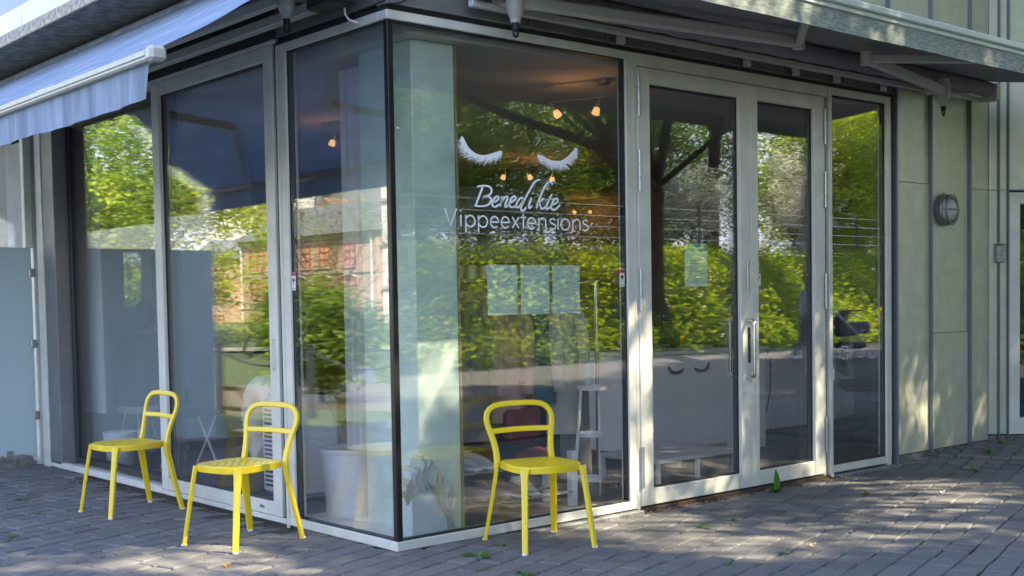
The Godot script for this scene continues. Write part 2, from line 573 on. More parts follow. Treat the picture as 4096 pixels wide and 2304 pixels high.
# frame of four bars in the plane of the facade; side "R" runs along x, "L" along -z
func fr(b: MB, side: String, s0: float, s1: float, y0: float, y1: float, in0: float, in1: float, bev := 0.004) -> void:
	if side == "R":
		b.bx(s0, s1, y0, y1, -in1, -in0, bev)
	else:
		b.bx(in0, in1, y0, y1, -s1, -s0, bev)


func pane(parent: Node, side: String, s0: float, s1: float, y0: float, y1: float, depth: float) -> void:
	var b := MB.new()
	fr(b, side, s0, s1, y0, y1, depth, depth + 0.006, 0.0)
	fr(b, side, s0, s1, y0, y1, depth + 0.018, depth + 0.024, 0.0)
	fr(b, side, s0, s1, y0, y1, depth + 0.036, depth + 0.042, 0.0)
	put("pane", b, M.glass, parent)


func gasket(parent: Node, side: String, s0: float, s1: float, y0: float, y1: float, depth: float, w := 0.012) -> void:
	var b := MB.new()
	fr(b, side, s0, s0 + w, y0, y1, depth, depth + 0.04, 0.0)
	fr(b, side, s1 - w, s1, y0, y1, depth, depth + 0.04, 0.0)
	fr(b, side, s0 + w, s1 - w, y0, y0 + w, depth, depth + 0.04, 0.0)
	fr(b, side, s0 + w, s1 - w, y1 - w, y1, depth, depth + 0.04, 0.0)
	put("gasket", b, M.gasket, parent)


func framed(called: String, side: String, s: Array, y: Array, g: Array, gy: Array, front: float, back: float, m: Material, glass_at := 0.022, label := "") -> MeshInstance3D:
	# s, y: outer extent; g, gy: extent of the glass
	var b := MB.new()
	fr(b, side, s[0], g[0], y[0], y[1], front, back)
	fr(b, side, g[1], s[1], y[0], y[1], front, back)
	fr(b, side, g[0], g[1], y[0], gy[0], front + 0.0015, back - 0.0015)
	fr(b, side, g[0], g[1], gy[1], y[1], front + 0.0015, back - 0.0015)
	var o := put(called, b, m, shop)
	if label:
		o.set_meta("label", label)
	gasket(o, side, g[0] - 0.004, g[1] + 0.004, gy[0] - 0.004, gy[1] + 0.004, front + glass_at - 0.004)
	pane(o, side, g[0], g[1], gy[0], gy[1], front + glass_at)
	return o


func shop_shell() -> void:
	shop = thing("corner_shop", "glazed corner shop with pale metal frames and zinc cladding behind the yellow chairs", "shop building")
	var b := MB.new()
	# ---- facade R: big window, double door, narrow window
	b.bx(0.0, 1.862, 2.811, 2.86, -0.08, 0.0, 0.004)
	b.bx(0.0, 1.862, 0.0, 0.0513, -0.08, 0.0, 0.004)
	b.bx(1.797, 1.862, 0.0513, 2.811, -0.08, -0.0015, 0.004)
	var w := put("window_frame", b, M.frame, shop)
	gasket(w, "R", 0.03, 1.801, 0.047, 2.815, 0.016)
	pane(w, "R", 0.012, 1.797, 0.0513, 2.811, 0.018)
	b = MB.new()
	b.bx(0.006, 0.043, 0.0513, 2.811, -0.043, -0.006, 0.003)
	put("corner_post", b, M.black, shop)
	# double door: outer frame, leaves
	b = MB.new()
	b.bx(1.862, 1.893, -0.012, 2.86, -0.08, -0.003, 0.003)
	b.bx(1.893, 3.94, 2.781, 2.86, -0.08, -0.003, 0.003)
	b.bx(3.874, 3.905, -0.012, 2.781, -0.08, -0.006, 0.003)
	put("door_frame", b, M.frame, shop)
	for k in 2:
		var x0: float = [1.8945, 3.0245][k]
		var x1: float = [3.0215, 3.872][k]
		var g0: float = [2.010, 3.102][k]
		var g1: float = [2.902, 3.757][k]
		var d := framed("door", "R", [x0, x1], [0.008, 2.776], [g0, g1], [0.112, 2.677], -0.004, 0.06, M.frame, 0.03)
		for y in ([2.595, 2.126, 1.379, 0.259] if k == 0 else [2.56, 2.10, 1.36, 0.30]):
			b = MB.new()
			var hx := 1.9 if k == 0 else 3.886
			for q in 3:
				b.tube([Vector3(hx, y - 0.13 + q * 0.088, 0.012), Vector3(hx, y - 0.046 + q * 0.088, 0.012)], 0.0115, 10)
			put("hinge", b, M.hinge, d)
		if k == 0:
			# D-shaped bar handle seen beside the meeting stile, and its twin inside
			for side in [1.0, -1.0]:
				b = MB.new()
				var z := 0.006 if side > 0 else -0.064
				var hp := []
				for q in 7:
					var a := PI / 2 * q / 6.0
					hp.append(Vector3(2.955 - sin(a) * 0.0 , 1.172 - (1 - cos(a)) * 0.0, z + side * 0.001))
				hp = [Vector3(2.962, 1.165, z), Vector3(2.962, 1.165, z + side * 0.045), Vector3(2.960, 1.158, z + side * 0.062), Vector3(2.955, 1.140, z + side * 0.07), Vector3(2.955, 0.80, z + side * 0.07), Vector3(2.960, 0.782, z + side * 0.062), Vector3(2.962, 0.775, z + side * 0.045), Vector3(2.962, 0.775, z)]
				b.tube(hp, 0.0125, 12)
				put("handle", b, M.chrome, d)
			b = MB.new()
			b.bx(2.967, 2.992, 1.372, 1.576, 0.004, 0.014, 0.003)
			b.tube([Vector3(2.979, 1.54, 0.013), Vector3(2.979, 1.54, 0.020)], 0.009, 10)
			put("lock_plate", b, M.steel, d)
			b = MB.new()
			b.bx(2.975, 2.998, 0.873, 1.117, 0.004, 0.012, 0.003)
			b.tube([Vector3(2.986, 1.06, 0.012), Vector3(2.986, 1.06, 0.018)], 0.008, 10)
			put("lock_plate", b, M.plastic_black, d)
	framed("window_frame", "R", [3.945, 4.782], [-0.0, 2.86], [3.99, 4.712], [0.056, 2.807], 0.0, 0.08, M.frame)
	b = MB.new()
	b.bx(3.906, 3.944, -0.02, 2.86, -0.08, -0.03)
	b.bx(0.0, 4.83, 2.8605, 2.886, -0.08, -0.012)
	b.bx(4.783, 4.80, -0.03, 2.86, -0.08, -0.01)
	put("joint", b, M.gasket, shop)
	b = MB.new()
	b.bx(3.948, 4.0, -0.04, 0.0, -0.06, -0.002, 0.002)
	put("post_foot", b, M.frame, shop)
	b = MB.new()
	b.bx(4.73, 4.78, -0.035, 0.0, -0.06, -0.002, 0.002)
	put("post_foot", b, M.frame, shop)
	# sills and thresholds
	b = MB.new()
	b.bx(0.9, 1.87, -0.055, -0.006, -0.1, 0.055, 0.006)
	put("sill_flashing", b, M.flash, shop)
	b = MB.new()
	b.bx(4.01, 5.95, -0.055, -0.012, -0.1, 0.05, 0.006)
	put("sill_flashing", b, M.flash, shop)
	b = MB.new()
	b.bx(1.88, 3.94, -0.06, -0.004, -0.2, 0.012, 0.004)
	put("threshold", b, M.rust, shop)
	# zinc wall to the right of the window, in bays between standing seams
	var seams := [4.836, 5.345, 5.967, 6.31]
	for i in 3:
		var cut: Array = [[0.046, 2.215, 3.3], [0.046, 1.002, 3.3], [0.046, 2.212, 3.3]][i]
		for j in 2:
			b = MB.new()
			b.bx(seams[i] + 0.002, seams[i + 1] - 0.002, cut[j] + 0.002, cut[j + 1] - 0.002, -0.1, -0.004 - 0.003 * j, 0.002)
			put("wall_panel", b, M.zinc, shop)
	for x in [4.83, 5.345, 5.967]:
		b = MB.new()
		b.bx(x - 0.009, x + 0.009, 0.03 if x > 5 else -0.03, 2.95, -0.02, 0.028, 0.004)
		put("seam", b, M.zinc_seam, shop)
	# band over the glazing, then the storey above the awning
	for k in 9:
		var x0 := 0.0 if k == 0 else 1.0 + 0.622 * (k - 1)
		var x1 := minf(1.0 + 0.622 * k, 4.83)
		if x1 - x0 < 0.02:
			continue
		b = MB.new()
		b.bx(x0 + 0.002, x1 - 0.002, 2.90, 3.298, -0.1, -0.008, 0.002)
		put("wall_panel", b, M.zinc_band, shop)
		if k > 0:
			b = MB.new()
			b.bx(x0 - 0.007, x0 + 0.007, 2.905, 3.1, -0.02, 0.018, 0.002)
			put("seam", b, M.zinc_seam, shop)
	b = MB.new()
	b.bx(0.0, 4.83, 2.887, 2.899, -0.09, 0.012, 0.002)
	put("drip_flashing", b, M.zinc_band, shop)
	for k in 12:
		var x1 := 6.31 - 0.343 - 0.622 * (k - 1) if k > 0 else 6.31
		var x0 := 6.31 - 0.343 - 0.622 * k
		if x0 < 0.0:
			x0 = 0.0
		if x1 <= 0.05:
			break
		b = MB.new()
		b.bx(x0 + 0.002, x1 - 0.002, 3.302, 6.6, -0.1, -0.004, 0.002)
		put("wall_panel", b, M.zinc, shop)
		b = MB.new()
		b.bx(x0 - 0.009, x0 + 0.009, 3.302, 6.6, -0.02, 0.028, 0.003)
		put("seam", b, M.zinc_seam, shop)
	# the wall turns towards the camera at the right edge
	var a := deg_to_rad(-35.0)
	var bas := Basis(Vector3.UP, a)
	var o := Vector3(6.312, 0, 0)
	var cuts := [0.0, 0.085, 0.17, 0.75, 1.4, 2.2]
	for i in 5:
		for j in 3:
			var y0: float = [0.09, 2.21, 3.302][j]
			var y1: float = [2.21, 3.302, 6.6][j]
			if i > 1 and j == 0:
				continue
			b = MB.new()
			b.box(o + bas * Vector3((cuts[i] + cuts[i + 1]) * 0.5, (y0 + y1) * 0.5, -0.055), Vector3(cuts[i + 1] - cuts[i] - 0.004, y1 - y0 - 0.004, 0.1), bas, 0.002)
			put("wall_panel", b, M.zinc, shop)
		if i > 0:
			b = MB.new()
			b.box(o + bas * Vector3(cuts[i], 3.2 + (1.2 if i > 2 else 0.0), 0.004), Vector3(0.014, 6.7 - (2.2 if i > 2 else 0.0), 0.04), bas, 0.003)
			put("seam", b, M.zinc_seam, shop)
	b = MB.new()
	b.box(o + bas * Vector3(0.225, 1.14, -0.03), Vector3(0.1, 2.1, 0.1), bas, 0.004)
	b.box(o + bas * Vector3(1.2, 2.14, -0.03), Vector3(1.85, 0.1, 0.1), bas, 0.004)
	b.box(o + bas * Vector3(1.2, 0.16, -0.03), Vector3(1.85, 0.14, 0.1), bas, 0.004)
	b.box(o + bas * Vector3(2.17, 1.15, -0.03), Vector3(0.1, 1.88, 0.1), bas, 0.004)
	w = put("window_frame", b, M.frame, shop)
	b = MB.new()
	b.box(o + bas * Vector3(1.2, 1.16, -0.03), Vector3(1.84, 1.86, 0.006), bas)
	b.box(o + bas * Vector3(1.2, 1.16, -0.05), Vector3(1.84, 1.86, 0.006), bas)
	put("pane", b, M.glass, w)
	b = MB.new()
	b.box(o + bas * Vector3(1.2, 1.6, -0.4), Vector3(2.2, 3.2, 0.04), bas)
	put("blind", b, M.dark, w)
	b = MB.new()
	b.box(o + bas * Vector3(1.2, 2.205, 0.01), Vector3(2.05, 0.012, 0.09), bas, 0.003)
	put("drip_flashing", b, M.zinc_seam, shop)
	b = MB.new()
	b.box(o + bas * Vector3(0.085, 1.66, 0.03), Vector3(0.075, 0.15, 0.05), bas, 0.006)
	b.box(o + bas * Vector3(0.085, 1.745, 0.035), Vector3(0.085, 0.012, 0.07), bas, 0.003)
	b.tube([o + bas * Vector3(0.09, 1.67, 0.05), o + bas * Vector3(0.09, 1.67, 0.062)], 0.012, 10)
	put("key_box", b, M.flash, shop)
	b = MB.new()
	b.bx(4.83, 6.33, -0.2, 0.044, -0.15, -0.02, 0.006)
	b.box(o + bas * Vector3(1.1, -0.05, -0.08), Vector3(2.2, 0.26, 0.12), bas, 0.006)
	put("plinth", b, M.concrete, shop)

	# ---- facade L: fixed light, sliding door, recessed window
	b = MB.new()
	b.bx(0.0, 0.08, 2.811, 2.86, -1.112, -0.081, 0.004)
	b.bx(0.0, 0.08, 0.0, 0.0513, -1.112, -0.081, 0.004)
	b.bx(0.0015, 0.08, 0.0513, 2.811, -1.112, -1.04, 0.004)
	w = put("window_frame", b, M.frame, shop)
	gasket(w, "L", 0.03, 1.044, 0.047, 2.815, 0.016)
	pane(w, "L", 0.05, 1.04, 0.0513, 2.811, 0.018)
	b = MB.new()
	b.bx(0.002, 0.08, -0.02, 2.86, -1.150, -1.118, 0.004)
	put("mullion", b, M.frame, shop)
	b = MB.new()
	b.bx(0.012, 0.08, -0.02, 2.9, -1.1179, -1.1121)
	b.bx(0.02, 0.08, -0.02, 2.9, -1.186, -1.1501)
	b.bx(0.012, 0.08, 2.8605, 2.886, -1.15, -0.0801)
	put("joint", b, M.gasket, shop)
	var d := framed("sliding_door", "L", [1.19, 2.855], [0.036, 2.874], [1.296, 2.748], [0.119, 2.788], 0.0, 0.06, M.frame, 0.03)
	b = MB.new()
	b.bx(-0.006, 0.004, 0.93, 1.12, -1.262, -1.232, 0.004)
	b.bx(-0.009, 0.004, 0.96, 1.09, -1.252, -1.242, 0.003)
	put("handle", b, M.hinge, d)
	b = MB.new()
	b.bx(-0.004, 0.0, 0.07, 0.09, -1.46, -1.41, 0.002)
	put("drain_cap", b, M.steel, d)
	b = MB.new()
	b.bx(-0.004, 0.0, 0.07, 0.09, -2.68, -2.64, 0.002)
	put("drain_cap", b, M.steel, d)
	b = MB.new()
	b.bx(0.0, 0.2, 0.0, 0.033, -4.99, -1.152, 0.004)
	b.bx(0.0, 0.05, 0.033, 0.05, -4.99, -2.86, 0.003)
	put("sill_track", b, M.frame, shop)
	b = MB.new()
	b.bx(0.0, 0.2, 2.877, 2.902, -4.99, -1.15, 0.003)
	put("head_track", b, M.frame, shop)
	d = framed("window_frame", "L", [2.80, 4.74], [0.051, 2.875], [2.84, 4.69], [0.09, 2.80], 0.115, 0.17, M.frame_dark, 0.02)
	b = MB.new()
	b.bx(0.0, 0.19, 0.034, 2.876, -4.985, -4.741, 0.004)
	put("door_jamb", b, M.zinc_band, shop)
	b = MB.new()
	b.bx(-0.01, 0.2, -0.02, 2.9, -5.12, -4.9855, 0.004)
	put("end_post", b, M.frame, shop)
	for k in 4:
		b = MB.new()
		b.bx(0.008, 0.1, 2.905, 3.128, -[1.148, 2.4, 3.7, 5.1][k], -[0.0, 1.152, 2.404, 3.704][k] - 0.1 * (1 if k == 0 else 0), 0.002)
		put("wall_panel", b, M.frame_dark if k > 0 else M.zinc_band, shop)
	b = MB.new()
	b.bx(-0.012, 0.09, 2.905, 3.128, -0.1, -0.0055, 0.002)
	put("corner_trim", b, M.flash, shop)
	# canopy slab over facade L
	b = MB.new()
	b.bx(-0.797, 0.3, 3.128, 3.21, -7.5, -0.1)
	put("canopy_soffit", b, M.soffit, shop)
	b = MB.new()
	b.bx(-0.815, -0.798, 3.13, 3.205, -7.5, -0.1, 0.004)
	put("canopy_edge", b, M.cracked, shop)
	for k in 5:
		b = MB.new()
		b.bx(-0.8, -0.76, 3.212, 3.352, -0.2 - 1.43 * (k + 1) + 0.006, -0.2 - 1.43 * k, 0.003)
		put("fascia_panel", b, M.panel_white, shop)
	b = MB.new()
	b.bx(-0.757, 0.3, 3.212, 3.34, -7.4, -0.15)
	put("canopy_roof", b, M.concrete, shop)
	b = MB.new()
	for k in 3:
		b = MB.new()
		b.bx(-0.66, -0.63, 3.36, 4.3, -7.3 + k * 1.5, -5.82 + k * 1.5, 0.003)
		put("sky_stand_in", b, mat(lin(0.05, 0.17, 0.46), 0.3), shop)  # made-up blue panels, coloured as the patch of sky above the canopy
	# walls, floor, ceiling and the storey above
	b = MB.new()
	b.bx(0.3, 9.0, 3.14, 6.6, -4.6, -0.11)
	put("upper_storey", b, M.zinc, shop)
	b = MB.new()
	b.bx(0.2, 9.0, 2.78, 3.13, -10.0, -0.11)
	put("ceiling_slab", b, M.ceiling, shop)
	b = MB.new()
	b.bx(0.02, 9.0, -0.25, 0.002, -10.0, -0.085)
	put("interior_floor", b, M.floor, shop)
	b = MB.new()
	b.bx(8.8, 9.0, 0.0, 2.78, -10.0, -0.3)
	b.bx(2.4, 9.0, 0.0, 2.78, -10.2, -10.0)
	b.bx(0.1, 2.4, 0.0, 2.78, -6.0, -5.8)
	b.bx(2.3, 2.42, 0.0, 2.78, -9.99, -6.0)
	b.bx(0.05, 0.2, 0.0, 2.78, -6.0, -5.13)
	put("interior_wall", b, M.interior_wall, shop)
	b = MB.new()
	b.bx(4.84, 6.3, 0.0, 2.78, -0.16, -0.102)
	b.box(o + bas * Vector3(1.3, 1.5, -0.55), Vector3(2.8, 3.2, 0.1), bas)
	put("wall_core", b, M.interior_wall, shop)
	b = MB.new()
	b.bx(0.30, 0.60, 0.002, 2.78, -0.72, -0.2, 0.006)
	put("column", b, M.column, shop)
	b = MB.new()
	b.bx(0.602, 0.622, 0.002, 2.78, -0.26, -0.2, 0.002)
	put("column_trim", b, M.wood, shop)
	b = MB.new()
	b.bx(0.09, 0.34, 0.002, 0.03, -1.2, -0.1, 0.003)
	b.bx(0.09, 1.85, 0.002, 0.03, -0.19, -0.09, 0.003)
	put("inner_sill", b, M.white, shop)
	# the wing behind the glass screen
	b = MB.new()
	b.bx(0.12, 2.3, -0.1, 3.12, -9.0, -6.02)
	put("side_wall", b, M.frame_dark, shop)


func awnings() -> void:
	# ---- left awning, drawn out over the sliding door
	var t := thing("awning", "drawn out pale blue-grey awning over the sliding door, seen from below", "awning")
	var b := MB.new()
	var nz := 40
	var ns := 14
	var roll := Vector3(-0.45, 3.08, 0)
	var bar := Vector3(-1.5, 2.388, 0)
	var f := FastNoiseLite.new()
	f.seed = 3
	f.frequency = 0.55
	var at := func(i: int, j: int) -> Vector3:
		var s := float(i) / ns
		var z := lerpf(-5.1, 0.42, float(j) / nz)
		var sag := -0.05 * sin(PI * s) - 0.01 * sin(PI * s) * sin(z * 2.3)
		# diagonal tension folds towards the bar
		var fold := f.get_noise_2d(s * 2.2 + z * 0.8, z * 2.6 - s * 2.0) * 0.02 * sin(PI * s)
		var p := roll.lerp(bar, s)
		return Vector3(p.x - (sag + fold) * 0.53 * -1.0, p.y + (sag + fold) * 0.85, z)
	for i in ns:
		for j in nz:
			var q := []
			var nn := []
			for e in [[0, 0], [1, 0], [1, 1], [0, 1]]:
				var ii: int = i + e[0]
				var jj: int = j + e[1]
				q.append(at.call(ii, jj))
				var du: Vector3 = at.call(mini(ii + 1, ns), jj) - at.call(maxi(ii - 1, 0), jj)
				var dv: Vector3 = at.call(ii, mini(jj + 1, nz)) - at.call(ii, maxi(jj - 1, 0))
				var g := du.cross(dv).normalized()
				nn.append(g if g.y > 0 else -g)
			b.quad4(q[0], q[1], q[2], q[3], nn[0], nn[1], nn[2], nn[3])
	put("cloth", b, M.canvas, t)
	b = MB.new()
	b.bx(-1.53, -1.475, 2.346, 2.392, -5.12, 0.44, 0.008)
	b.bx(-1.536, -1.528, 2.364, 2.388, -5.12, 0.44, 0.003)
	put("front_bar", b, M.white_metal, t)
	b = MB.new()
	b.bx(-1.54, -1.465, 2.338, 2.402, 0.44, 0.505, 0.014)
	put("end_cap", b, M.white_metal, t)
	b = MB.new()
	var vn := 70
	var vp := func(j: int, y: float) -> Vector3:
		var z := lerpf(-5.1, 0.40, float(j) / vn)
		var k := (2.345 - y) / 0.15
		return Vector3(-1.5 + (sin(z * 23.0) * 0.006 + sin(z * 9.0 + 1.0) * 0.006) * k, y + 0.004 * sin(z * 4.0), z - 0.03 * k * float(j) / vn)
	for j in vn:
		for k in 3:
			var y0 := 2.345 - k * 0.05
			var dz: Vector3 = vp.call(mini(j + 1, vn), y0) - vp.call(j, y0)
			var nn := Vector3(-dz.z, 0, dz.x).normalized()
			b.quad(vp.call(j, y0), vp.call(j + 1, y0), vp.call(j + 1, y0 - 0.05), vp.call(j, y0 - 0.05), nn)
	put("valance", b, M.canvas, t)
	b = MB.new()
	b.tube([Vector3(-0.43, 3.06, -5.1), Vector3(-0.43, 3.06, 0.42)], 0.05, 14)
	put("roller_tube", b, M.canvas, t)
	for k in 2:
		b = MB.new()
		var sh: Vector3 = [Vector3(-0.18, 3.03, -0.7), Vector3(-0.18, 3.03, -4.6)][k]
		var el: Vector3 = [Vector3(-0.85, 2.72, -2.0), Vector3(-0.85, 2.72, -3.4)][k]
		var en: Vector3 = [Vector3(-1.45, 2.40, -1.0), Vector3(-1.45, 2.40, -4.3)][k]
		b.bar(sh, el, 0.045, 0.07, Vector3.UP, 0.01)
		b.bar(el, en, 0.04, 0.055, Vector3.UP, 0.01)
		put("arm", b, M.white_metal, t)
		shoulder(t, sh, Vector3(-1, 0, 0))
	b = MB.new()
	b.bx(-0.12, -0.06, 2.93, 2.99, -5.0, -0.2, 0.006)
	put("torsion_bar", b, M.white_metal, t)

	# ---- right awning, half drawn out over the window and the doors
	t = thing("awning", "half drawn out grey awning with folding arms over the shop window and doors", "awning")
	b = MB.new()
	for i in 10:
		for j in 24:
			var q := []
			for e in [[0, 0], [1, 0], [1, 1], [0, 1]]:
				var s := float(i + e[0]) / 10.0
				var x := lerpf(0.45, 6.0, float(j + e[1]) / 24.0)
				q.append(Vector3(x, lerpf(3.085, 2.945, s) - 0.02 * sin(PI * s), lerpf(0.15, 1.34, s)))
			b.quad(q[0], q[1], q[2], q[3], Vector3(0, 1, 0.1).normalized())
	put("cloth", b, M.canvas_grey, t)
	b = MB.new()
	b.bx(0.42, 6.0, 2.912, 2.955, 1.33, 1.395, 0.008)
	b.bx(0.42, 6.0, 2.885, 2.912, 1.34, 1.375, 0.004)
	put("front_bar", b, mat(lin(0.50, 0.56, 0.50), 0.45, 0.2), t)
	b = MB.new()
	for j in 60:
		var x0 := lerpf(0.45, 5.97, j / 60.0)
		var x1 := lerpf(0.45, 5.97, (j + 1) / 60.0)
		var z0 := 1.362 + 0.004 * sin(x0 * 5.0)
		var z1 := 1.362 + 0.004 * sin(x1 * 5.0)
		b.quad(Vector3(x0, 2.886, z0), Vector3(x1, 2.886, z1), Vector3(x1, 2.772, z1), Vector3(x0, 2.772, z0), Vector3(0, 0, 1))
		b.quad(Vector3(x0, 2.788, z0 + 0.003), Vector3(x1, 2.788, z1 + 0.003), Vector3(x1, 2.770, z1 + 0.003), Vector3(x0, 2.770, z0 + 0.003), Vector3(0, 0, 1))
	put("valance", b, M.valance, t)
	b = MB.new()
	var tp := []
	var tr := []
	for k in 60:
		tp.append(Vector3(lerpf(0.5, 6.02, k / 59.0), 3.02 + 0.004 * sin(k * 1.7), 0.16))
		tr.append(0.062 + 0.004 * sin(k * 2.9) * sin(k * 0.7))
	b.tube(tp, tr, 16)
	put("roller_tube", b, M.canvas_grey, t)
	b = MB.new()
	b.bx(0.40, 6.06, 3.135, 3.15, -0.01, 0.25, 0.004)
	put("added_sun_hood", b, M.zinc_band, t)  # added to block sun leaking in between roller and wall
	b = MB.new()
	b.bx(0.5, 6.05, 2.925, 2.965, 0.06, 0.10, 0.005)
	b.bx(5.98, 6.06, 2.92, 3.06, 0.1, 0.24, 0.01)
	put("torsion_bar", b, M.white_metal, t)
	for x in [1.72, 2.95, 3.5, 4.0, 4.62]:
		b = MB.new()
		b.bx(x - 0.03, x + 0.03, 2.885, 2.945, 0.02, 0.05, 0.004)
		b.bar(Vector3(x, 2.93, 0.04), Vector3(x + 0.09, 2.965, 0.08), 0.03, 0.014)
		b.tube([Vector3(x, 2.912, 0.05), Vector3(x, 2.912, 0.056)], 0.012, 8)
		put("bracket", b, M.white_metal, t)
	for k in 2:
		var sh: Vector3 = [Vector3(0.72, 2.965, 0.2), Vector3(5.12, 2.91, 0.25)][k]
		var el: Vector3 = [Vector3(2.75, 2.93, 0.6), Vector3(3.51, 2.915, 0.6)][k]
		var en: Vector3 = [Vector3(1.9, 2.93, 1.31), Vector3(4.62, 2.925, 1.31)][k]
		b = MB.new()
		b.bar(sh, el, 0.05, 0.075, Vector3.UP, 0.012)
		b.bar(el, en, 0.042, 0.06, Vector3.UP, 0.01)
		put("arm", b, M.white_metal, t)
		b = MB.new()
		b.tube([el - Vector3(0, 0.045, 0), el + Vector3(0, 0.045, 0)], 0.04, 12)
		put("elbow", b, M.white_metal, t)
		shoulder(t, sh, Vector3(1 if k == 0 else -1, 0, 0.2))


func shoulder(t: Node, at: Vector3, _d: Vector3) -> void:
	var b := MB.new()
	b.lathe([Vector2(0.0, 0.10), Vector2(0.045, 0.09), Vector2(0.055, 0.02), Vector2(0.05, -0.05), Vector2(0.03, -0.10), Vector2(0.028, -0.12), Vector2(0, -0.122)], 14, at)
	b.tube([at + Vector3(0, 0.03, 0), at + Vector3(0, 0.03, -0.14) if absf(_d.z) > 0.1 else at + Vector3(0.16, 0.03, 0)], 0.05, 12)
	var s := put("shoulder", b, M.white_metal, t)
	b = MB.new()
	b.tube([at + Vector3(0, -0.12, 0), at + Vector3(0, -0.155, 0)], 0.02, 10)
	var ring := []
	for k in 13:
		ring.append(at + Vector3(cos(TAU * k / 12) * 0.016, -0.17 + sin(TAU * k / 12) * 0.024, 0))
	b.tube(ring, 0.007, 6, false)
	put("crank_eye", b, M.plastic_black, s)


# ---------------------------------------------------------------- the ground
func ground_y(x: float, _z: float) -> float:
	return -0.03 * smoothstep(0.5, 1.9, x) + 0.075 * smoothstep(4.7, 6.2, x) + 0.05 * smoothstep(6.2, 7.6, x)


func terrain_y(x: float, z: float) -> float:
	var r := (-x - z) * 0.7071
	var y := -0.09
	y -= 0.85 * smoothstep(10.5, 13.5, r) * (1.0 - smoothstep(20.0, 24.0, r))
	y += 0.45 * smoothstep(24.0, 40.0, r)
	return y


func screen_size(p: Vector3, s: float) -> float:
	var c := Vector3(-3.730162, 1.327795, 5.253616)
	var d := p - c
	var z := -d.dot(Vector3(-0.65466908, 0.0444575, 0.75460713))
	if z < 0.5:
		return -1.0
	var u := d.dot(Vector3(0.75475958, -0.01674362, 0.65578779)) / z
	var w := d.dot(Vector3(0.04178954, 0.99887095, -0.0225932)) / z
	if absf(u) > 0.43 or w < -0.19 or w > 0.3:
		return -1.0
	return s / z


